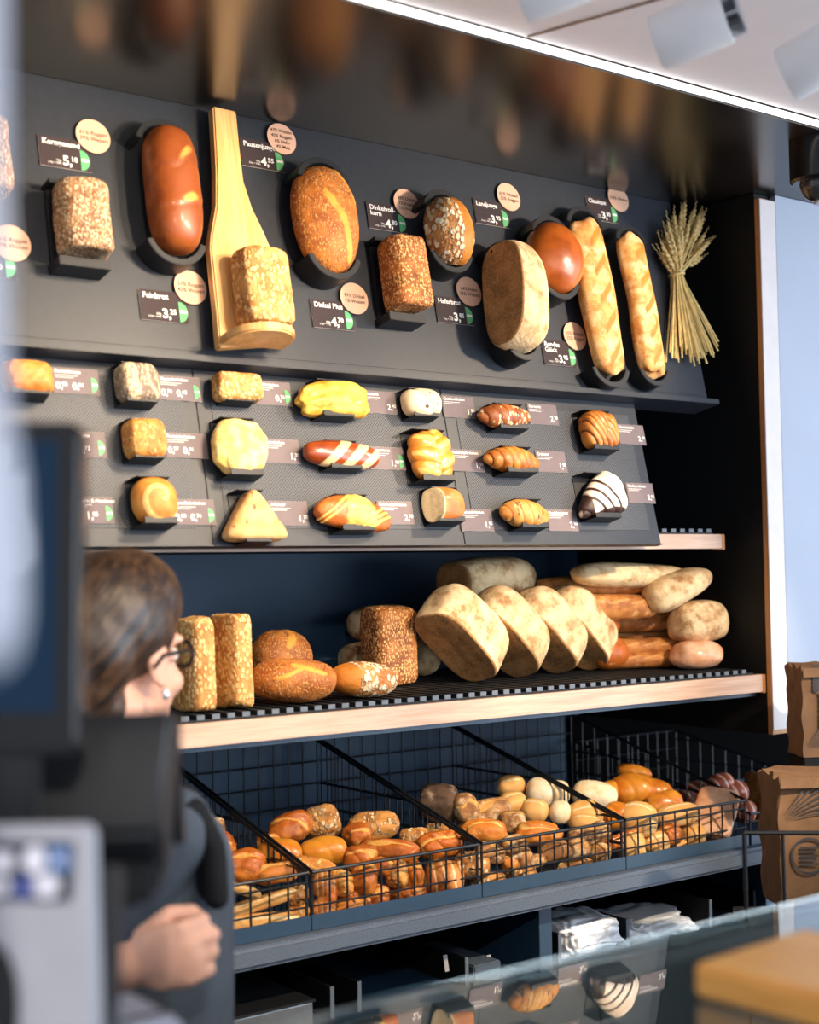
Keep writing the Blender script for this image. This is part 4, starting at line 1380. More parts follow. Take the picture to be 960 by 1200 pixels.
ridged = lambda sd: loaf('x', 2.4, 2.6, 24, 0.6, 0.06, 2.6, 0.006, sd, both(along(0, 3, 0.09, 0.5, 0, sd * 1.0, 0.5), tornslash(sd)))
KINDS = {
    'g': ('golden roll with a pale slash', lambda sd: loaf('x', 2.3, 2.6, 24, 0.6, 0.06, 2.6, 0.004, sd, tornslash(sd)), 'golden'),
    'o': ('glossy orange brown roll', lambda sd: loaf('x', 2.3, 2.6, 24, 0.6, 0.06, 2.6, 0.004, sd, tornslash(sd)), 'orange'),
    'r': ('rough ridged orange roll', ridged, 'orange'),
    'd': ('dark square rye roll', lambda sd: loaf('x', 4, 4, 24, 0.8, 0.02, 2, 0.002, sd), 'dark'),
    'f': ('flour dusted brown roll', lambda sd: loaf('x', 2.6, 2.8, 24, 0.6, 0.05, 2.4, 0.004, sd, tornslash(sd)), 'floury'),
    's': ('seeded rough roll', lambda sd: loaf('x', 2.8, 3, 24, 0.7, 0.04, 3, 0.008, sd), 'seeded'),
    'p': ('pale golden roll', lambda sd: loaf('x', 2.3, 2.6, 22, 0.6, 0.04, 2.2, 0.001, sd, slashes([((-0.6, 0.0), (0.6, 0.05), 0.10)], -0.05)), 'pale'),
    'w': ('white floured roll', lambda sd: loaf('x', 2.3, 2.6, 22, 0.6, 0.015, 2, 0, sd), 'white'),
    'e': ('shiny egg glazed bun', lambda sd: loaf('x', 2.2, 2.6, 22, 0.6, 0.035, 2, 0, sd, along(0, 2, 0.08, 0.5, 0, sd * 0.7, -0.3)), 'egg'),
    'l': ('pale baton roll with floury seams', lambda sd: loaf('x', 2.3, 4, 26, 0.7, 0.02, 2.4, 0, sd, slashes([((-0.9, 0.1), (0.9, -0.1), 0.15)], 0.05)), 'pale'),
    't': ('brown roll with floury stripes', lambda sd: loaf('x', 2.2, 2.8, 24, 0.6, 0.02, 2.4, 0, sd, along(0, 4, 0.06, 0.4, 1.0, 0.4)), 'cut'),
    'k': ('reddish glazed roll', lambda sd: loaf('x', 2.2, 2.6, 22, 0.6, 0.02, 2.4, 0, sd, along(0, 3, 0.05, 0.4, 0, 0.3, 0.9)), 'redglaze'),
    'b': ('flat pinkish iced slab', lambda sd: loaf('x', 5, 5, 26, 0.8, 0.02, 2, 0.002, sd), 'pinkslab'),
    'c': ('crumbly golden nut roll', lambda sd: loaf('x', 2.5, 2.6, 26, 0.6, 0.05, 4, 0.01, sd), 'nutcroi'),
}
ROLLS = [
    # basket of batons
    ('f', 240, 958, 264, 988), ('r', 234, 984, 262, 1014), ('o', 250, 974, 277, 1006), ('o', 262, 994, 311, 1036), ('g', 299, 977, 332, 1002), ('e', 302, 982, 353, 1019), ('g', 298, 1010, 347, 1037),
    ('l', 232, 1026, 304, 1052), ('l', 250, 1042, 346, 1079), ('l', 258, 1069, 352, 1100), ('s', 336, 1036, 361, 1062), ('r', 232, 1010, 268, 1032), ('c', 338, 1056, 362, 1082), ('o', 330, 1000, 356, 1016),
    # glossy rolls
    ('o', 315, 950, 367, 990), ('s', 355, 943, 399, 986), ('e', 351, 980, 407, 1014), ('c', 339, 1003, 393, 1027), ('o', 401, 964, 436, 994), ('r', 402, 990, 442, 1022), ('o', 424, 983, 490, 1010),
    ('t', 366, 1022, 395, 1052), ('o', 372, 1034, 396, 1062), ('c', 385, 1019, 414, 1050), ('c', 392, 1049, 431, 1080), ('o', 410, 1012, 442, 1048), ('r', 423, 1036, 456, 1068), ('c', 452, 1008, 478, 1040), ('r', 474, 1008, 497, 1040),
    ('r', 456, 1034, 499, 1062), ('t', 365, 1052, 393, 1086), ('r', 487, 973, 542, 1008), ('t', 497, 1008, 543, 1052), ('o', 432, 1004, 462, 1026), ('k', 428, 1056, 460, 1078), ('r', 396, 1040, 420, 1056),
    # floury and seeded rolls
    ('s', 408, 951, 467, 986), ('s', 469, 970, 502, 992), ('s', 500, 965, 530, 986), ('d', 490, 917, 538, 966), ('f', 530, 930, 562, 968), ('f', 537, 935, 597, 973), ('g', 541, 960, 595, 989),
    ('p', 583, 909, 615, 934), ('p', 584, 928, 617, 957), ('w', 616, 911, 652, 946), ('w', 640, 914, 668, 946), ('p', 611, 936, 642, 964), ('w', 643, 938, 670, 966), ('f', 586, 950, 616, 976),
    ('g', 604, 962, 659, 992), ('s', 532, 998, 574, 1030), ('s', 550, 1022, 592, 1044), ('f', 556, 986, 592, 1012), ('f', 586, 978, 618, 1004), ('f', 590, 990, 624, 1018), ('g', 586, 1000, 610, 1020), ('f', 630, 982, 667, 1010),
    ('f', 656, 982, 692, 1008), ('s', 592, 1009, 628, 1034), ('s', 622, 1018, 660, 1030), ('f', 654, 1006, 694, 1026), ('f', 664, 968, 702, 992), ('f', 690, 986, 716, 1016), ('s', 540, 1010, 566, 1028), ('p', 668, 954, 704, 974), ('f', 612, 1000, 640, 1018), ('s', 500, 984, 530, 1000),
    # golden buns
    ('w', 670, 914, 724, 950), ('e', 706, 915, 724, 942), ('e', 724, 895, 763, 914), ('e', 715, 907, 767, 944), ('e', 735, 911, 788, 943), ('e', 757, 926, 800, 956), ('p', 664, 938, 706, 974), ('e', 706, 940, 740, 972), ('p', 726, 940, 770, 980),
    ('p', 771, 941, 820, 969), ('r', 769, 966, 800, 992), ('p', 796, 964, 827, 992), ('b', 810, 921, 867, 984), ('o', 706, 974, 746, 996), ('p', 724, 974, 756, 1008), ('p', 752, 974, 784, 1004), ('o', 825, 982, 850, 994), ('f', 690, 962, 716, 988), ('p', 784, 984, 812, 998),
    # reddish rolls
    ('k', 795, 915, 832, 940), ('k', 830, 906, 860, 928), ('k', 838, 914, 877, 942), ('k', 857, 938, 886, 964), ('k', 784, 930, 815, 948),
]
heap0 = ZT1 + 0.085
BN = ['baton basket', 'glossy roll basket', 'dark square roll basket', 'golden bun basket', 'low end basket']
made = []
for i, (k, x0, y0, x1, y1) in enumerate(ROLLS):
    desc, shp, mt = KINDS[k]
    px, py = (x0 + x1) / 2, (y0 + y1) / 2
    Y = 2.275
    while Y < 2.76:
        p = onY(px, py, Y)
        if p.z <= heap0 + (Y - 2.275) * 0.26:
            break
        Y += 0.005
    if i >= len(ROLLS) - 5:
        Y = onY(px, py, 2.3).y
        while onY(px, py, Y).x < 2.70 + 0.03 * (i % 3) and Y < 2.7:
            Y += 0.005
    p = onY(px, py, Y)
    t = math.radians(rng.uniform(25, 50))
    z = (Zv * math.cos(t) - HF * math.sin(t)).normalized()
    x = (HR - z * HR.dot(z)).normalized()
    yaw = rng.uniform(-0.35, 0.35)
    if k == 'b':
        z = (Zv * 0.75 - HF * 0.7 - HR * 0.1).normalized(); x = (HR - z * HR.dot(z)).normalized(); yaw = -0.35
    x = Matrix.Rotation(yaw, 3, z) @ x
    y = z.cross(x)
    M = Matrix((x, y, z)).transposed().to_4x4()
    W = (x1 - x0) / FPX * (p - CAM).dot(-BACK)
    M.translation = p - z * W * 0.3
    g_ = 1.0 if k in 'bdw' else 1.07
    cx_, cy_ = px, py
    x0, x1, y0, y1 = cx_ + (x0 - cx_) * g_, cx_ + (x1 - cx_) * g_, cy_ + (y0 - cy_) * g_, cy_ + (y1 - cy_) * g_
    o, s = bread('bread_roll', 'roll', 'bread roll', None, (x0, y0, x1, y1), shp(200 + i), B[mt], M, (W, W * 0.8, W * 0.7 if k != 'b' else 0.03), (RIGHT, UPV), 'x,yz' if k != 'b' else 'xy')
    bi = min(4, max(0, int((o.matrix_world.translation.x - BX[0]) / 0.404)))
    made.append([o, desc, bi, px, py, k, p.y])
from collections import defaultdict
G = defaultdict(list)
for r in made:
    G[(r[2], r[5])].append(r)
ORD = ['first', 'second', 'third', 'fourth', 'fifth', 'sixth', 'seventh', 'eighth', 'ninth', 'tenth', 'eleventh', 'twelfth', 'thirteenth', 'fourteenth']
for (bi, k), rs in G.items():
    rs.sort(key=lambda r: r[4])
    n = len(rs)
    for j, r in enumerate(rs):
        if n == 1:
            w = 'the only one in the ' + BN[bi]
        elif n == 2:
            w = ('upper' if j == 0 else 'lower') + ' of two in the ' + BN[bi]
        elif j == 0:
            w = 'topmost such roll in the ' + BN[bi]
        elif j == n - 1:
            w = 'lowest such roll in the ' + BN[bi]
        else:
            w = ORD[j] + ' highest such roll in the ' + BN[bi]
        r[0]['label'] = r[1] + ', ' + w
        r[0]['group'] = 'rolls in the ' + BN[bi]
# the long crusty loaf standing by the kraft bags
o = shelf_bread('crusty brown loaf standing upright beside the kraft paper bags', (874, 904, 900, 968), loaf('y', 2.6, 4, 30, 0.8, 0.02, 2.5, 0.004, 99), B['goldseed'], 0.08, 0.13, 0.08, 0.05, Y=2.45, rest=False)

# ================================================================ shop assistant
HEAD_TURN = Matrix.Rotation(math.radians(24), 3, 'Z')


def capsule(bm, p0, r0, p1, r1, n=14):
    p0, p1 = Vector(p0), Vector(p1)
    d = (p1 - p0)
    L = d.length
    if L < 1e-6:
        return ball(bm, p0, (r0,) * 3)
    q = d.normalized().to_track_quat('Z', 'Y').to_matrix()
    mb = MB()
    prof = []
    for k in range(7):
        w = -math.pi / 2 + math.pi / 2 * k / 6
        prof.append((max(1e-4, r0 * math.cos(w)), r0 * math.sin(w)))
    for k in range(7):
        w = math.pi / 2 * k / 6
        prof.append((max(1e-4, r1 * math.cos(w)), L + r1 * math.sin(w)))
    M = q.to_4x4()
    M.translation = p0
    mb.lathe(prof, n, 0, M)
    bm.append(mb)


def ball(bm, c, r, R=None, n=18):
    if R is None:
        R = HEAD_TURN
    mb = MB()
    prof = [(max(1e-4, math.cos(w)), math.sin(w)) for w in np.linspace(-math.pi / 2, math.pi / 2, 13)]
    M = (R.to_4x4() if R is not None else Matrix.Identity(4)) @ Matrix.Diagonal((r[0], r[1], r[2], 1))
    M.translation = Vector(c)
    mb.lathe(prof, n, 0, M)
    bm.append(mb)


def merged(name, parts, mat, parent, voxel, smooth=4, cutters=()):
    """one continuous skin over all the pieces"""
    me = bpy.data.meshes.new('rough')
    v, f = [], []
    for p in parts:
        k = len(v)
        v += [tuple(q) for q in p.v]
        f += [[i + k for i in g] for g in p.f]
    me.from_pydata(v, [], f)
    bm = bmesh.new(); bm.from_mesh(me); bmesh.ops.recalc_face_normals(bm, faces=bm.faces); bm.to_mesh(me); bm.free()
    t = bpy.data.objects.new('rough', me)
    COL.objects.link(t)
    r = t.modifiers.new('r', 'REMESH'); r.mode = 'VOXEL'; r.voxel_size = voxel
    sm = t.modifiers.new('s', 'SMOOTH'); sm.factor = 0.5; sm.iterations = smooth
    dg = bpy.context.evaluated_depsgraph_get()
    out = bpy.data.meshes.new_from_object(t.evaluated_get(dg), depsgraph=dg)
    bpy.data.objects.remove(t)
    if cutters:
        bm = bmesh.new(); bm.from_mesh(out)
        for co, no in cutters:
            bmesh.ops.bisect_plane(bm, geom=bm.verts[:] + bm.edges[:] + bm.faces[:], plane_co=co, plane_no=no, clear_outer=True)
        bm.to_mesh(out); bm.free()
    out.name = name
    out.materials.clear()
    out.materials.append(mat)
    out.polygons.foreach_set('use_smooth', [True] * len(out.polygons))
    o = bpy.data.objects.new(name, out)
    link(o, parent)
    return o


M_SKIN = plain('skin', C(228, 176, 152), 0.5, 0.4, var=0.06, scale=25, bump=0.03, sss=0.15)
M_SHIRT = plain('slate_shirt_cloth', C(70, 80, 93), 0.85, 0.2, var=0.14, scale=14, bump=0.25)
M_VEST = plain('black_strap_cloth', C(22, 24, 28), 0.8, 0.2, var=0.1, scale=30, bump=0.2)
M_TROU = plain('black_trousers_cloth', C(28, 30, 36), 0.85, 0.2, var=0.1, scale=20, bump=0.2)
t = NT('brown_hair_strands')
mq = t.n('ShaderNodeMapping'); t.l(t.coord(False), mq.inputs[0])
mq.inputs['Rotation'].default_value = (0, math.radians(48), 0)
mp = t.n('ShaderNodeMapping'); t.l(mq.outputs[0], mp.inputs[0])
mp.inputs['Scale'].default_value = (5, 70, 90)
hn = t.noise(mp.outputs[0], 1.0, 5, 0.6)
M_HAIR = t.bsdf(t.mix(t.ss(hn, 0.35, 0.68), C(30, 21, 18), C(80, 56, 38)), 0.4, 0.5, 0, hn, 0.6, 0.004)

ear = atZ(186, 778, 1.985)
HC = ear + Matrix.Rotation(math.radians(24), 3, 'Z') @ Vector((0.0, 0.075, 0.0))            # between the ears; she faces +X
foot = Vector((HC.x - 0.04, HC.y, 0))
pb = []
O = HC
def at(x, y, z):
    return O + HEAD_TURN @ Vector((x, y, z))
# head: +x is forward, -y is her right side
ball(pb, at(-0.005, 0, 0.045), (0.096, 0.076, 0.092))
ball(pb, at(0.035, 0, -0.02), (0.062, 0.062, 0.085))
ball(pb, at(0.052, 0, -0.075), (0.040, 0.042, 0.036))
ball(pb, at(0.078, 0, -0.096), (0.018, 0.022, 0.015))
capsule(pb, at(0.088, 0, 0.018), 0.010, at(0.110, 0, -0.024), 0.013)
for sy in (-1, 1):
    ball(pb, at(0.100, sy * 0.013, -0.028), (0.010, 0.008, 0.008))
    ball(pb, at(0.062, sy * 0.040, -0.030), (0.026, 0.022, 0.022))
    ball(pb, at(0.078, sy * 0.030, 0.030), (0.020, 0.024, 0.009))
    ball(pb, at(-0.002, sy * 0.076, 0.002), (0.020, 0.007, 0.032), HEAD_TURN @ Matrix.Rotation(0.2, 3, 'Y'))
    ball(pb, at(0.004, sy * 0.077, -0.026), (0.010, 0.006, 0.010))
ball(pb, at(0.092, 0, -0.058), (0.011, 0.024, 0.006))
ball(pb, at(0.090, 0, -0.068), (0.011, 0.021, 0.006))
capsule(pb, at(-0.015, 0, -0.06), 0.056, at(-0.04, 0, -0.20), 0.060)
# torso, seen under the clothes only at the neck and forearms
SH = atZ(214, 962, 1.90)
BXC = HC.x + 0.005
SHr = Vector((BXC - 0.02, HC.y - 0.18, SH.z - 0.005))
SHl = Vector((BXC - 0.03, HC.y + 0.165, SH.z - 0.005))
chest = Vector((BXC, HC.y - 0.01, SH.z - 0.10))
hip = Vector((BXC, HC.y, 0.93))
capsule(pb, SHr + Vector((0, 0.03, -0.01)), 0.055, SHl + Vector((0, -0.03, -0.01)), 0.055)
capsule(pb, SHr * 0.45 + at(-0.04, 0, -0.2) * 0.55, 0.05, SHl * 0.45 + at(-0.04, 0, -0.2) * 0.55, 0.05)
for sy in (-1, 1):
    capsule(pb, chest + Vector((0, sy * 0.07, 0)), 0.105, hip + Vector((0, sy * 0.07, 0.1)), 0.095)
    capsule(pb, hip + Vector((0, sy * 0.085, 0.02)), 0.115, hip + Vector((0, sy * 0.09, -0.10)), 0.10)
    kn = Vector((hip.x + 0.01, hip.y + sy * 0.095, 0.48))
    an = Vector((hip.x - 0.02, hip.y + sy * 0.10, 0.09))
    capsule(pb, hip + Vector((0, sy * 0.09, -0.08)), 0.09, kn, 0.058)
    capsule(pb, kn, 0.058, an, 0.040)
    capsule(pb, an + Vector((-0.02, 0, -0.045)), 0.035, an + Vector((0.14, 0, -0.058)), 0.028)
# arms
EL = atZ(48, 1168, 1.84)
WR = atZ(150, 1132, 1.72)
capsule(pb, SHr, 0.056, EL, 0.043)
capsule(pb, EL, 0.045, EL.lerp(WR, 0.35), 0.044)
capsule(pb, EL.lerp(WR, 0.35), 0.044, WR, 0.029)
# right hand: a loose fist, back of the hand towards the counter
u = (atZ(240, 1112, 1.70) - WR).normalized()
w = UPV - u * UPV.dot(u); w.normalize()
fdir = u.cross(w) * 1.0                       # away from the viewer
if fdir.dot(-BACK) < 0:
    fdir = -fdir
pc = WR + u * 0.048
Rh = Matrix((u, w, fdir)).transposed()
ball(pb, pc, (0.048, 0.040, 0.019), Rh)
ball(pb, pc + u * 0.018, (0.032, 0.042, 0.018), Rh)
for i, (off, ln) in enumerate(((0.030, 0.90), (0.010, 1.0), (-0.010, 0.95), (-0.029, 0.80))):
    k0 = pc + u * (0.036 - 0.005 * abs(i - 1)) + w * off - fdir * 0.004
    k1 = k0 + (u * 0.024 + fdir * 0.026) * ln
    k2 = k1 + (-u * 0.012 + fdir * 0.022) * ln
    k3 = k2 + (-u * 0.020 - fdir * 0.004) * ln
    capsule(pb, pc + w * off * 0.7, 0.010, k0, 0.0105, 10)
    capsule(pb, k0, 0.0105, k1, 0.0092, 10)
    capsule(pb, k1, 0.0092, k2, 0.0085, 10)
    capsule(pb, k2, 0.0085, k3, 0.0075, 10)
t0 = pc - u * 0.024 + w * 0.028 + fdir * 0.010
t1 = t0 + u * 0.032 + w * 0.016 + fdir * 0.018
t2 = t1 + u * 0.026 - w * 0.004 + fdir * 0.010
capsule(pb, t0, 0.014, t1, 0.0115, 10)
capsule(pb, t1, 0.0112, t2, 0.0088, 10)
# left arm, hanging with a bent elbow on her far side
ELl = SHl + Vector((-0.06, 0.06, -0.28))
WRl = ELl + Vector((0.06, 0.0, -0.24))
capsule(pb, SHl, 0.056, ELl, 0.043)
capsule(pb, ELl, 0.043, WRl, 0.029)
ball(pb, WRl + Vector((0.0, 0, -0.05)), (0.04, 0.02, 0.05))
for i in range(4):
    a = WRl + Vector((0.028 - 0.019 * i, 0.0, -0.085))
    capsule(pb, a, 0.0095, a + Vector((0.0, -0.012, -0.04)), 0.009, 10)
    capsule(pb, a + Vector((0.0, -0.012, -0.04)), 0.009, a + Vector((0.0, -0.035, -0.06)), 0.0075, 10)
capsule(pb, WRl + Vector((0.03, -0.01, -0.03)), 0.012, WRl + Vector((0.045, -0.03, -0.08)), 0.009, 10)
per = merged('person', pb, M_SKIN, None, 0.0045, 5)
tag(per, 'person in a slate shirt and dark glasses, seen from behind with one loose fist forward', 'person')

# clothes
sb = []
capsule(sb, SHr + Vector((0, 0.02, -0.005)), 0.060, SHl + Vector((0, -0.02, -0.005)), 0.064)
capsule(sb, SHr * 0.5 + at(-0.04, 0, -0.195) * 0.5, 0.058, SHl * 0.5 + at(-0.04, 0, -0.195) * 0.5, 0.058)
capsule(sb, at(-0.032, 0, -0.145), 0.066, at(-0.045, 0, -0.22), 0.075)
for sy in (-1, 1):
    capsule(sb, chest + Vector((0.0, sy * 0.07, 0.02)), 0.120, hip + Vector((0, sy * 0.075, 0.06)), 0.118)
    capsule(sb, hip + Vector((0, sy * 0.075, 0.06)), 0.122, hip + Vector((0, sy * 0.085, -0.06)), 0.128)
capsule(sb, chest + Vector((0.03, 0, -0.06)), 0.115, hip + Vector((0.03, 0, 0.1)), 0.105)
capsule(sb, SHr, 0.062, SHr.lerp(EL, 0.95), 0.066)
capsule(sb, SHr.lerp(EL, 0.95), 0.066, EL.lerp(WR, 0.42), 0.058)
capsule(sb, SHl, 0.070, SHl.lerp(ELl, 0.9), 0.062)
shirt = merged('shirt', sb, M_SHIRT, per, 0.008, 4)
shirt['label'] = 'slate blue grey shirt'
# bottom hem, trousers
tb = []
for sy in (-1, 1):
    capsule(tb, hip + Vector((0, sy * 0.085, 0.0)), 0.122, hip + Vector((0, sy * 0.09, -0.12)), 0.112)
    kn = Vector((hip.x + 0.01, hip.y + sy * 0.095, 0.48))
    an = Vector((hip.x - 0.02, hip.y + sy * 0.10, 0.10))
    capsule(tb, hip + Vector((0, sy * 0.09, -0.10)), 0.105, kn, 0.075)
    capsule(tb, kn, 0.075, an, 0.062)
merged('trousers', tb, M_TROU, per, 0.010, 3)
# black strap over the right shoulder
vb = []
q = [SHr + Vector((0.050, -0.010, -0.075)), SHr + Vector((0.045, -0.012, -0.01)), SHr + Vector((0.022, -0.006, 0.040)), SHr + Vector((-0.025, -0.002, 0.040)), SHr + Vector((-0.052, 0.010, -0.03)), SHr + Vector((-0.06, 0.03, -0.10))]
for a, b in zip(q, q[1:]):
    capsule(vb, a, 0.020, b, 0.020)
    capsule(vb, a + Vector((0, 0.03, 0.003)), 0.019, b + Vector((0, 0.03, 0.003)), 0.019)
    capsule(vb, a + Vector((0, -0.03, -0.012)), 0.017, b + Vector((0, -0.03, -0.012)), 0.017)
merged('shoulder_strap', vb, M_VEST, per, 0.006, 3)['label'] = 'black shoulder strap'

# hair, swept back and gathered low
hb = []
ball(hb, at(-0.022, 0, 0.062), (0.110, 0.093, 0.100))
ball(hb, at(0.012, 0, 0.085), (0.092, 0.084, 0.080))
ball(hb, at(-0.070, 0, 0.03), (0.072, 0.082, 0.090))
ball(hb, at(-0.080, 0, -0.02), (0.052, 0.062, 0.060))
ball(hb, at(-0.055, 0, -0.055), (0.045, 0.055, 0.045))
ball(hb, at(-0.115, -0.005, -0.005), (0.045, 0.05, 0.05))
capsule(hb, at(-0.105, -0.01, -0.03), 0.036, at(-0.120, -0.015, -0.11), 0.022)
capsule(hb, at(-0.120, -0.015, -0.11), 0.022, at(-0.11, -0.02, -0.17), 0.008)
hair = merged('hair', hb, M_HAIR, per, 0.006, 4)
hair['label'] = 'brown hair swept back'
for sy in (-1, 1):
    e = MB(); bl = []
    ball(bl, at(0.082, sy * 0.031, 0.008), (0.011, 0.011, 0.011)); bl[0].build('eye', plain('eye_white', C(236, 230, 224)), per)
# glasses: rims, bridge, temples
gm = MB()
for sy in (-1, 1):
    ring = [at(0.106 - abs(c_) * 0.010, sy * (0.034 + 0.025 * math.cos(w)), 0.008 + 0.019 * math.sin(w)) for w in np.linspace(0, 2 * math.pi, 21)[:-1] for c_ in (math.cos(w),)]
    gm.tube(ring, 0.0032, 8, 0, True)
    gm.tube([at(0.096, sy * 0.060, 0.014), at(0.070, sy * 0.079, 0.016), at(0.0, sy * 0.084, 0.012), at(-0.018, sy * 0.082, -0.004)], 0.0032, 8)
gm.tube([at(0.106, -0.011, 0.012), at(0.110, 0, 0.015), at(0.106, 0.011, 0.012)], 0.0028, 8)
gm.build('glasses', M_GLOSSK, per)['label'] = 'dark framed glasses'
er = []
ball(er, at(0.002, -0.085, -0.042), (0.0065, 0.005, 0.0085))
er[0].build('earring', plain('silver', C(230, 230, 234), 0.25, 0.5, 0.8), per)['label'] = 'silver earring'

# ================================================================ kraft bags and the rack at the right
def kraft(name, label, pts, z0, z1, seed, prints):
    """a flat bottomed paper bag: creased walls, folded gusset, dark print"""
    e = empty(name, Vector((pts[0][0], pts[0][1], z0)))
    tag(e, label, 'paper bag', 'printed kraft paper bags')
    n = 26
    ring = []
    P = [Vector((p[0] - pts[0][0], p[1] - pts[0][1], 0)) for p in pts]
    vs, fs = [], []
    per_ = []
    for i in range(4):
        for k in range(n):
            per_.append(P[i].lerp(P[(i + 1) % 4], k / n))
    K = len(per_)
    H = 22
    c = sum(P, Vector()) / 4
    for j in range(H + 1):
        h = (z1 - z0) * j / H
        for i, p in enumerate(per_):
            d = (p - c)
            s = 1 + 0.020 * math.sin(i * 0.9 + seed + j * 0.5) * (j / H) + 0.015 * math.sin(i * 0.37 - j * 0.8 + seed)
            vs.append(c + d * s + Vector((0, 0, h + (0.006 * math.sin(i * 0.6 + seed) if j == H else 0))))
    for j in range(H):
        for i in range(K):
            fs.append((j * K + i, j * K + (i + 1) % K, (j + 1) * K + (i + 1) % K, (j + 1) * K + i))
    fs.append(tuple(range(K - 1, -1, -1)))
    fs.append(tuple(H * K + i for i in range(K)))
    MB().add(vs, fs).build('bag_body', M_KRAFT, e)
    a, b = P[0], P[1]
    ax = (b - a).normalized()
    no = Vector((ax.y, -ax.x, 0))
    R = Matrix((ax, Vector((0, 0, 1)), no)).transposed().to_4x4()
    for (kind, x, z, s) in prints:
        mb = MB()
        if kind == 'ring':
            pr = [(s * math.cos(w), s * math.sin(w)) for w in np.linspace(0, 2 * math.pi, 30)[:-1]]
            for q in range(29):
                r2 = (q + 1) % 29
                mb.add([(pr[q][0], pr[q][1], 0), (pr[r2][0], pr[r2][1], 0), (pr[r2][0] * 0.86, pr[r2][1] * 0.86, 0), (pr[q][0] * 0.86, pr[q][1] * 0.86, 0)], [(0, 1, 2, 3)])
            for q in range(5):
                mb.box((-s * 0.5, -s * 0.5 + q * s * 0.22, -0.0002), (s * (0.5 - 0.1 * (q % 2)), -s * 0.5 + q * s * 0.22 + s * 0.12, 0.0002))
        elif kind == 'wheat':
            for q in range(7):
                for sg in (-1, 1):
                    M2 = Matrix.Translation((sg * s * 0.12, (q - 3) * s * 0.28, 0)) @ Matrix.Rotation(-sg * 0.6, 4, 'Z') @ Matrix.Diagonal((s * 0.11, s * 0.2, 1, 1))
                    mb.prism([(math.cos(w), math.sin(w)) for w in np.linspace(0, 2 * math.pi, 11)[:-1]], 0, 0.0003, 0, M2)
        elif kind == 'rays':
            for q in range(7):
                w = math.radians(8 + 7 * q)
                M2 = Matrix.Rotation(w, 4, 'Z')
                mb.prism([(s * 0.1, 0), (s * (1.1 - 0.05 * q), -s * 0.025), (s * (1.1 - 0.05 * q), s * 0.025)], 0, 0.0003, 0, M2)
        o = mb.build('print', M_KRAFTD, e, smooth=False)
        o.matrix_local = Matrix.Translation(a + ax * x + Vector((0, 0, z)) + no * 0.005) @ R
    mb = MB()
    mb.box((0, -0.02, -0.0004), ((b - a).length, 0.0, 0.0006))
    o = mb.build('folded_rim', M_KRAFT, e, 0.0003)
    o.matrix_local = Matrix.Translation(a + Vector((0, 0, z1 - z0 - 0.001)) + no * 0.011) @ R


def bagpts(x, y, w, d):
    a = Vector((x, y, 0))
    bx = Matrix.Rotation(math.radians(4), 3, 'Z') @ HR
    by = Vector((-bx.y, bx.x, 0))
    return [a[:2], (a + bx * w)[:2], (a + bx * w + by * d)[:2], (a + by * d)[:2]]


YK = 1.80
z_rack = onY(930, 1062, YK).z
z_a1 = onY(930, 908, YK).z
xl = onY(914, 980, YK).x
kraft('paper_bag', 'brown printed kraft paper bag standing low beside the worktop end', bagpts(xl, YK, 0.27, 0.12), z_rack, z_a1, 1.0,
      [('ring', 0.055, 0.10, 0.036), ('rays', 0.0, 0.17, 0.13), ('wheat', 0.135, 0.10, 0.045), ('wheat', 0.2, 0.2, 0.05)])
YK2 = 1.99
xl2 = onY(941, 850, YK2).x
z_b0, z_b1 = z_a1 + 0.002, onY(940, 782, YK2).z
kraft('paper_bag', 'brown printed kraft paper bag standing higher, in front of the wooden post', bagpts(xl2, YK2, 0.24, 0.10), z_a1 - 0.01, z_b1, 3.0,
      [('wheat', 0.045, 0.10, 0.04), ('rays', 0.0, 0.02, 0.1), ('wheat', 0.03, 0.17, 0.03)])
ra = onY(873, 1000, YK - 0.07)
Mrk = Matrix.Rotation(math.atan2(HR.y, HR.x) - 0.10, 4, 'Z')
Mrk.translation = Vector((ra.x, ra.y, 0))
e = empty('bag_rack', Mrk)
tag(e, 'thin black metal rack holding the kraft paper bags', 'rack')
zz = onY(873, 976, YK - 0.07).z
for x, y in ((0, 0), (0.36, 0)):
    MB().tube([(x, y, 0), (x, y, zz)], 0.0042, 8).build('post', M_WIRE, e)
MB().tube([(0, 0, zz), (0.36, 0, zz)], 0.0042, 8).build('rail', M_WIRE, e)
MB().tube([(0.068, 0, zz), (0.068, 0, z_rack - 0.01)], 0.0036, 8).build('rail', M_WIRE, e)
MB().box((0.0, -0.004, z_rack - 0.016), (0.36, 0.20, z_rack - 0.001)).build('rack_shelf', M_WIRE, e, 0.001)
# block carrying the upper bag
hb_ = MB().prism(bagpts(xl2, YK2, 0.24, 0.10), 0, z_a1 - 0.0115).build('bag_stand', M_BLACK, bevel=0.003)
tag(hb_, 'dark stand under the higher kraft paper bag', 'stand')

# ================================================================ service counter, glass case, devices
ZG = CAM.z - 0.38
YG = 1.045
e = empty('glass_case', Vector((0.56, 0.30, 0.0)))
tag(e, 'low glass topped display case in front of the shelving', 'display case')
gx, gy = 0.56, 0.30
MB().box((0, 0, ZG - 0.006), (2.3, YG - gy, ZG)).build('glass_top', M_GLASS, e, 0.001)
MB().box((0, YG - gy - 0.022, ZG - 0.30), (2.3, YG - gy - 0.012, ZG - 0.0105)).build('glass_back', M_GLASS, e, 0.001)
MB().box((0, YG - gy - 0.030, ZG - 0.026), (2.3, YG - gy - 0.024, ZG - 0.0105)).build('top_rail', M_DARKG, e, 0.001)
MB().box((0, 0, 0), (2.3, YG - gy, ZG - 0.302)).build('case_base', M_BLACK, e, 0.004)
cb = MB().box((-1.2, 0.32, 0), (0.545, 1.18, 0.985)).build('service_counter', M_DARKG, bevel=0.005)
tag(cb, 'dark service counter under the card terminal and screens', 'counter')

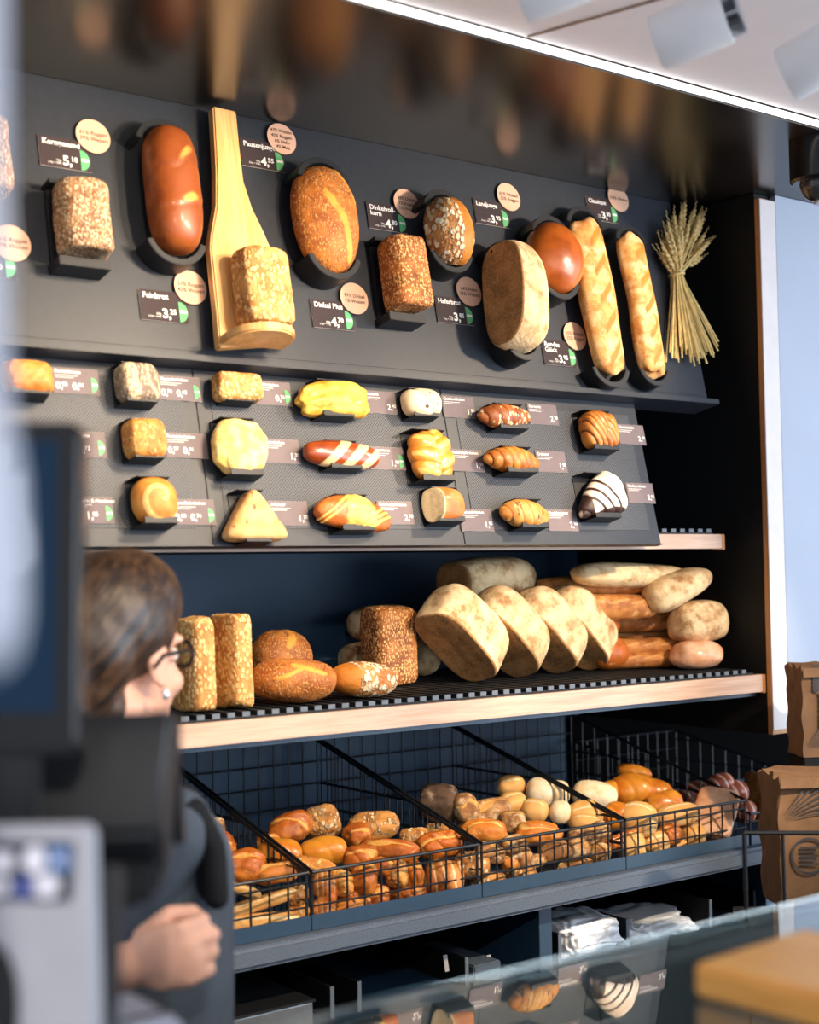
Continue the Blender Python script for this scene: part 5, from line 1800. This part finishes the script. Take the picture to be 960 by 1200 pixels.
# wooden board lying on the glass
zb = ZG + 0.001
pA = onH(812, 1128, zb + 0.03)
pB = onH(872, 1104, zb + 0.03)
ax = (onH(960, 1164, zb + 0.03) - pA).normalized()
ay = Vector((-ax.y, ax.x, 0))
wdt = abs((pB - pA).dot(ay)) + 0.1
brd = MB().box((0, 0, 0), (0.45, 0.17, 0.03)).build('wooden_board', M_BOARD2, bevel=0.004)
M = Matrix((ax, ay, Vector((0, 0, 1)))).transposed().to_4x4()
M.translation = Vector((pA.x, pA.y, zb))
brd.matrix_world = M
tag(brd, 'thick honey coloured wooden board lying on the glass case', 'board')


def facing(px, py, Z, rotz=0.0, tiltx=0.0, roll=0.0):
    """an upright frame at a picture point: x to the right, y up, z towards the room"""
    R = Matrix.Rotation(rotz, 3, 'Z') @ Matrix((HR, Vector((0, 0, 1)), -HF)).transposed()
    R = R @ Matrix.Rotation(roll, 3, 'Z') @ Matrix.Rotation(tiltx, 3, 'X')
    M = R.to_4x4()
    M.translation = atZ(px, py, Z)
    return M


# card terminal (light grey) with a dark sticker strip of payment marks
Zt = 0.95
k = Zt / FPX
e = empty('card_terminal', facing(-62, 1200, Zt, 0.0, -0.12, -0.035))
tag(e, 'light grey terminal housing with payment stickers and an arched cut-out, on the service counter', 'card terminal')
arch = [(82 * k + 44 * k * math.cos(w) - 44 * k, 10 * k + 88 * k * math.sin(w)) for w in np.linspace(0, math.pi / 2, 10)]
arch = [(84 * k - 0 * k + 0, -60 * k)] + [(40 * k + 42 * k * math.cos(w), 10 * k + 85 * k * math.sin(w)) for w in np.linspace(0, math.pi / 2, 10)] + [(-40 * k, 95 * k)]
outl = [(-40 * k, 225 * k)] + [(137 * k + 16 * k * math.cos(w), 214 * k + 16 * k * math.sin(w)) for w in np.linspace(math.pi / 2, 0, 8)] + [(176 * k, -60 * k)]
MB().prism(arch + outl, -0.035, 0.0).build('housing', M_GREYP, e, 0.003)
zlow = 0.99
mb = MB().box((-0.10, -0.12, -0.075), (0.10, 0.10, -0.036))
mb.build('back_plate', M_DARKG, e, 0.003)
Mi = e.matrix_world.inverted()
f0 = Mi @ Vector((e.matrix_world.translation.x, e.matrix_world.translation.y, 0.987))
MB().box((-0.08, f0.y + 0.004, -0.11), (0.10, -0.115, -0.03)).build('stand_foot', M_DARKG, e, 0.002)
st_ = MB().prism(rrect(-40 * k, 141 * k, 138 * k, 211 * k, 5 * k), 0.0002, 0.0012).build('sticker_strip', plain('navy_film', C(20, 34, 50), 0.35, 0.5), e, smooth=False)
cw, cb2, cn = plain('white_mark', C(226, 224, 236)), plain('blue_mark', C(70, 124, 190)), plain('indigo_mark', C(72, 82, 150))
for (x, y, w_, h_, r_, mt) in ((48, 186, 36, 26, 4, cw), (92, 190, 28, 32, 13, cw), (121, 191, 24, 28, 3, cb2), (43, 157, 18, 24, 8, cw), (58, 157, 14, 18, 7, cw), (81, 157, 22, 24, 4, cn), (108, 160, 30, 28, 10, cw), (121, 191, 10, 12, 5, cw), (10, 188, 30, 24, 4, cw), (12, 158, 26, 24, 4, cb2)):
    MB().prism(rrect((x - w_ / 2) * k, (y - h_ / 2) * k, (x + w_ / 2) * k, (y + h_ / 2) * k, r_ * k), 0.0013 if w_ != 10 else 0.002, 0.0019 if w_ != 10 else 0.0024).build('payment_mark', mt, st_, smooth=False)

# back of the till monitor
Zm = 1.22
k = Zm / FPX
e = empty('till_monitor', facing(100, 835, Zm, 0.0, 0.0, 0.03))
tag(e, 'black till monitor seen from behind, tilted, hiding the assistant\'s back', 'monitor')
mb = MB()
prof = [(0.0, 0.0), (-0.02, 0.012), (-0.10 , 0.03), (-0.135, 0.0), (-0.135, -0.05), (-0.02, -0.05)]
vs = []
for x in (-210 * k, 106 * k):
    s_ = 1.0
    for y, z in prof:
        xx = x if x < 0 else x + y * 0.12
        vs.append((xx, y, z))
n = len(prof)
mb.add(vs, [tuple(range(n)), tuple(range(n, 2 * n))] + [(i, (i + 1) % n, n + (i + 1) % n, n + i) for i in range(n)])
mb.build('housing', M_DARKG, e, 0.006, seg=3)
mb = MB().box((-200 * k, -0.125, -0.058), (98 * k, -0.01, -0.0505))
mb.build('screen', M_GLOSSK, e, 0.001)
mb = MB().prism([(-160 * k, -0.13), (84 * k, -0.13), (78 * k, -0.158), (14 * k, -0.172), (10 * k, -0.26), (-120 * k, -0.26)], -0.04, 0.012)
mb.build('neck', M_DARKG, e, 0.006)
Mi = e.matrix_world.inverted()
f0 = (Mi @ Vector((e.matrix_world.translation.x, e.matrix_world.translation.y, 0.987))).y
MB().box((-0.10, f0 + 0.003, -0.05), (0.03, -0.255, 0.0)).build('stand', M_DARKG, e, 0.003)

# tall dark screen at the left edge
Zs = 1.12
k = Zs / FPX
e = empty('customer_screen', facing(0, 845, Zs, 0.0, 0.0, -0.018))
tag(e, 'tall dark screen with rounded corners bearing a painted pale paper reflection, at the left edge', 'screen')
MB().prism(rrect(-150 * k, -40 * k, 92 * k, 352 * k, 16 * k), -0.03, 0.0).build('housing', M_GLOSSK, e, 0.004, seg=3)
sc_ = MB().prism(rrect(-135 * k, 10 * k, 64 * k, 330 * k, 4 * k), 0.0002, 0.0008).build('display', emit('screen_blue_glow', C(40, 62, 88), 0.55), e, smooth=False)
pw = emit('paper_reflection_glow', C(176, 186, 206), 0.42)  # glowing shapes painted as white paper reflected in the screen
MB().prism([(4 * k, 290 * k), (30 * k, 292 * k), (32 * k, 250 * k), (40 * k, 220 * k), (42 * k, 190 * k), (30 * k, 172 * k), (6 * k, 166 * k), (-20 * k, 170 * k), (-20 * k, 290 * k)], 0.001, 0.0012).build('paper_reflection', pw, sc_, smooth=False)
MB().prism(rrect(-60 * k, 296 * k, 14 * k, 326 * k, 3 * k), 0.001, 0.0012).build('paper_reflection', pw, sc_, smooth=False)
Mi = e.matrix_world.inverted()
f0 = (Mi @ Vector((e.matrix_world.translation.x, e.matrix_world.translation.y, 0.987))).y
MB().box((-70 * k, f0 + 0.002, -0.028), (40 * k, -38 * k, -0.006)).build('stand', M_DARKG, e, 0.003)

# pale receipt printer top
pr_ = onH(158, 1182, 1.262)
rp = MB().box((-0.03, -0.05, 0), (0.022, 0.05, 1.262 - 0.986)).build('receipt_printer', M_WHITEP, bevel=0.006)
rp.matrix_world = Matrix.Translation((pr_.x, pr_.y, 0.9865))
MB().box((-0.024, -0.03, 0.2757), (0.016, -0.024, 0.2775)).build('paper_slot', M_DARKG, rp)
tag(rp, 'pale narrow receipt printer standing below the loose fist', 'printer')

# white tubular lamp hanging at the left edge
pl = atZ(-20, 700, 0.52)
prof = [(0.0085, 2.536 - pl.z), (0.0085, 0.10), (0.0095, 0.07), (0.0135, 0.045), (0.0150, 0.015), (0.0148, -0.008), (0.012, -0.022), (0.006, -0.028), (0.001, -0.029)]
lm = MB().lathe(list(reversed(prof)), 24).build('pendant_lamp', M_WHITEP)
lm.matrix_world = Matrix.Translation(pl)
tag(lm, 'white tubular pendant lamp with swollen end hanging close at the left edge', 'lamp')
MB().lathe([(0.03, 2.5365 - pl.z - 0.02), (0.03, 2.5365 - pl.z)], 24).build('ceiling_cup', M_WHITEP, lm)

# ================================================================ ceiling spots and dome camera
def spot(name, label, P, aim, energy, visible=True):
    d = (Vector(aim) - P).normalized()
    q = d.to_track_quat('-Z', 'Y').to_matrix()
    M = q.to_4x4()
    M.translation = P
    e = empty(name, M)
    tag(e, label, 'spotlight', 'white ceiling spotlights')
    r = 0.041
    prof = [(r * 0.97, 0.05), (r, 0.046), (r, -0.050), (r * 0.97, -0.054), (r * 0.86, -0.054), (r * 0.84, -0.04)]
    MB().lathe(prof, 32).build('housing', M_LAMPG, e)
    mb = MB()
    for i in range(9):
        w = math.pi * 2 * i / 9
        M2 = Matrix.Rotation(w, 4, 'Z')
        mb.box((0.006, -0.0015, 0.05), (r * 0.8, 0.0015, 0.068), 0, M2)
    mb.lathe([(r * 0.8, 0.068), (r * 0.8, 0.071)], 24)
    mb.build('cooling_fins', M_STEEL, e)
    MB().lathe([(r * 0.83, -0.044), (r * 0.83, -0.041)], 24).build('lens', emit('spot_lens_glow', (1, 0.86, 0.66, 1), 6.0), e)
    mb = MB()
    top = e.matrix_world.inverted() @ Vector((P.x, P.y, 2.536))
    c = Vector((0, 0, 0.04))
    mb.tube([c, c + (top - c) * 0.98, top], 0.007, 10)
    mb.build('stem', M_LAMPG, e)
    li = bpy.data.lights.new('spot_beam', 'SPOT')
    li.energy = energy
    li.color = (1, 0.78, 0.54)
    li.spot_size = math.radians(66)
    li.spot_blend = 0.6
    li.shadow_soft_size = 0.025
    lo = bpy.data.objects.new('spot_beam', li)
    COL.objects.link(lo)
    lo.matrix_world = M @ Matrix.Translation((0, 0, -0.07))
    return e


SPE = 27
PS = [atZ(652, -20, 2.02), atZ(812, 34, 2.06), atZ(962, 66, 2.06)]
spot('ceiling_spotlight', 'white ceiling spotlight cut by the upper frame edge, above the canopy', PS[0], (PS[0].x - 0.62, 2.32, 2.18), SPE * 0.7)
spot('ceiling_spotlight', 'white ceiling spotlight in full view with visible cooling fins', PS[1], (PS[1].x - 0.55, 2.32, 2.15), SPE * 1.1)
spot('ceiling_spotlight', 'white ceiling spotlight nearest the black dome camera', PS[2], (PS[2].x - 0.45, 2.32, 1.95), SPE * 1.3)


def lamp(name, P, aim, energy, size=66, col=(1, 0.78, 0.54)):
    li = bpy.data.lights.new(name, 'SPOT')
    li.energy = energy
    li.color = col
    li.spot_size = math.radians(size)
    li.spot_blend = 0.6
    li.shadow_soft_size = 0.03
    lo = bpy.data.objects.new(name, li)
    COL.objects.link(lo)
    lo.location = P
    lo.rotation_euler = (Vector(aim) - Vector(P)).to_track_quat('-Z', 'Y').to_euler()


# the rest of the front row of spots, and the second row over the customers
for x, ax_, az, k_ in ((0.85, 0.80, 2.3, 0.36), (0.45, 0.6, 2.2, 0.18), (2.45, 2.0, 2.15, 1.8)):
    lamp('row_spot', (x, 1.42, 2.36), (ax_, 2.32, az), SPE * k_)
for x, ax_, k_ in ((1.2, 0.85, 1.3), (1.75, 1.25, 2.9), (2.2, 1.75, 3.45), (2.3, 2.28, 4.6)):
    lamp('second_row_spot', (x, 0.42, 2.42), (ax_, 2.35, 1.22), SPE * k_, 44 if k_ < 3.5 else 32)
lamp('counter_fill_light', (-0.25, -0.7, 2.5), (0.35, 1.1, 1.25), SPE * 2.6, 60, (1, 0.92, 0.84))  # unseen lamp added to fill the foreground terminal and fist

dc = atZ(960, 212, 3.0)
dm = MB().lathe([(0.060, 2.519 - dc.z), (0.060, 0.0), (0.055, -0.006)], 32).build('dome_camera', M_GLOSSK)
dm.matrix_world = Matrix.Translation(dc)
tag(dm, 'black dome camera under the canopy beside the wooden post', 'camera')
MB().lathe([(0.001, -0.046)] + [(0.040 * math.cos(w), -0.006 - 0.040 * math.sin(w)) for w in np.linspace(math.pi / 2 - 0.1, 0, 9)], 32).build('dome', plain('dome_smoked_plastic', C(40, 44, 48), 0.08, 0.6), dm)
MB().lathe([(0.012, -0.050), (0.014, -0.03)], 20).build('lens', M_STEEL, dm)

# ================================================================ light and look
wd = bpy.data.worlds.new('daylight')
scene.world = wd
wd.use_nodes = True
nt = wd.node_tree
bg = nt.nodes['Background']
bg.inputs[0].default_value = (0.80, 0.89, 1.0, 1)
bg.inputs[1].default_value = 1.35
# shop window daylight from the right front
wl = bpy.data.lights.new('window_daylight', 'AREA')
wl.shape = 'RECTANGLE'; wl.size = 3.0; wl.size_y = 2.0
wl.energy = 115
wl.color = (0.74, 0.86, 1.0)
wo = bpy.data.objects.new('window_daylight', wl)
COL.objects.link(wo)
wo.location = (4.6, -1.6, 1.5)
wo.rotation_euler = (Vector((1.6, 2.4, 1.5)) - Vector(wo.location)).to_track_quat('-Z', 'Y').to_euler()
vs = scene.view_settings
vs.view_transform = 'Standard'
vs.look = 'None'
vs.exposure = 0.45
vs.gamma = 1.0
vs.use_curve_mapping = False
scene.cycles.use_denoising = True
scene.cycles.max_bounces = 8
scene.cycles.caustics_reflective = False
scene.cycles.caustics_refractive = False
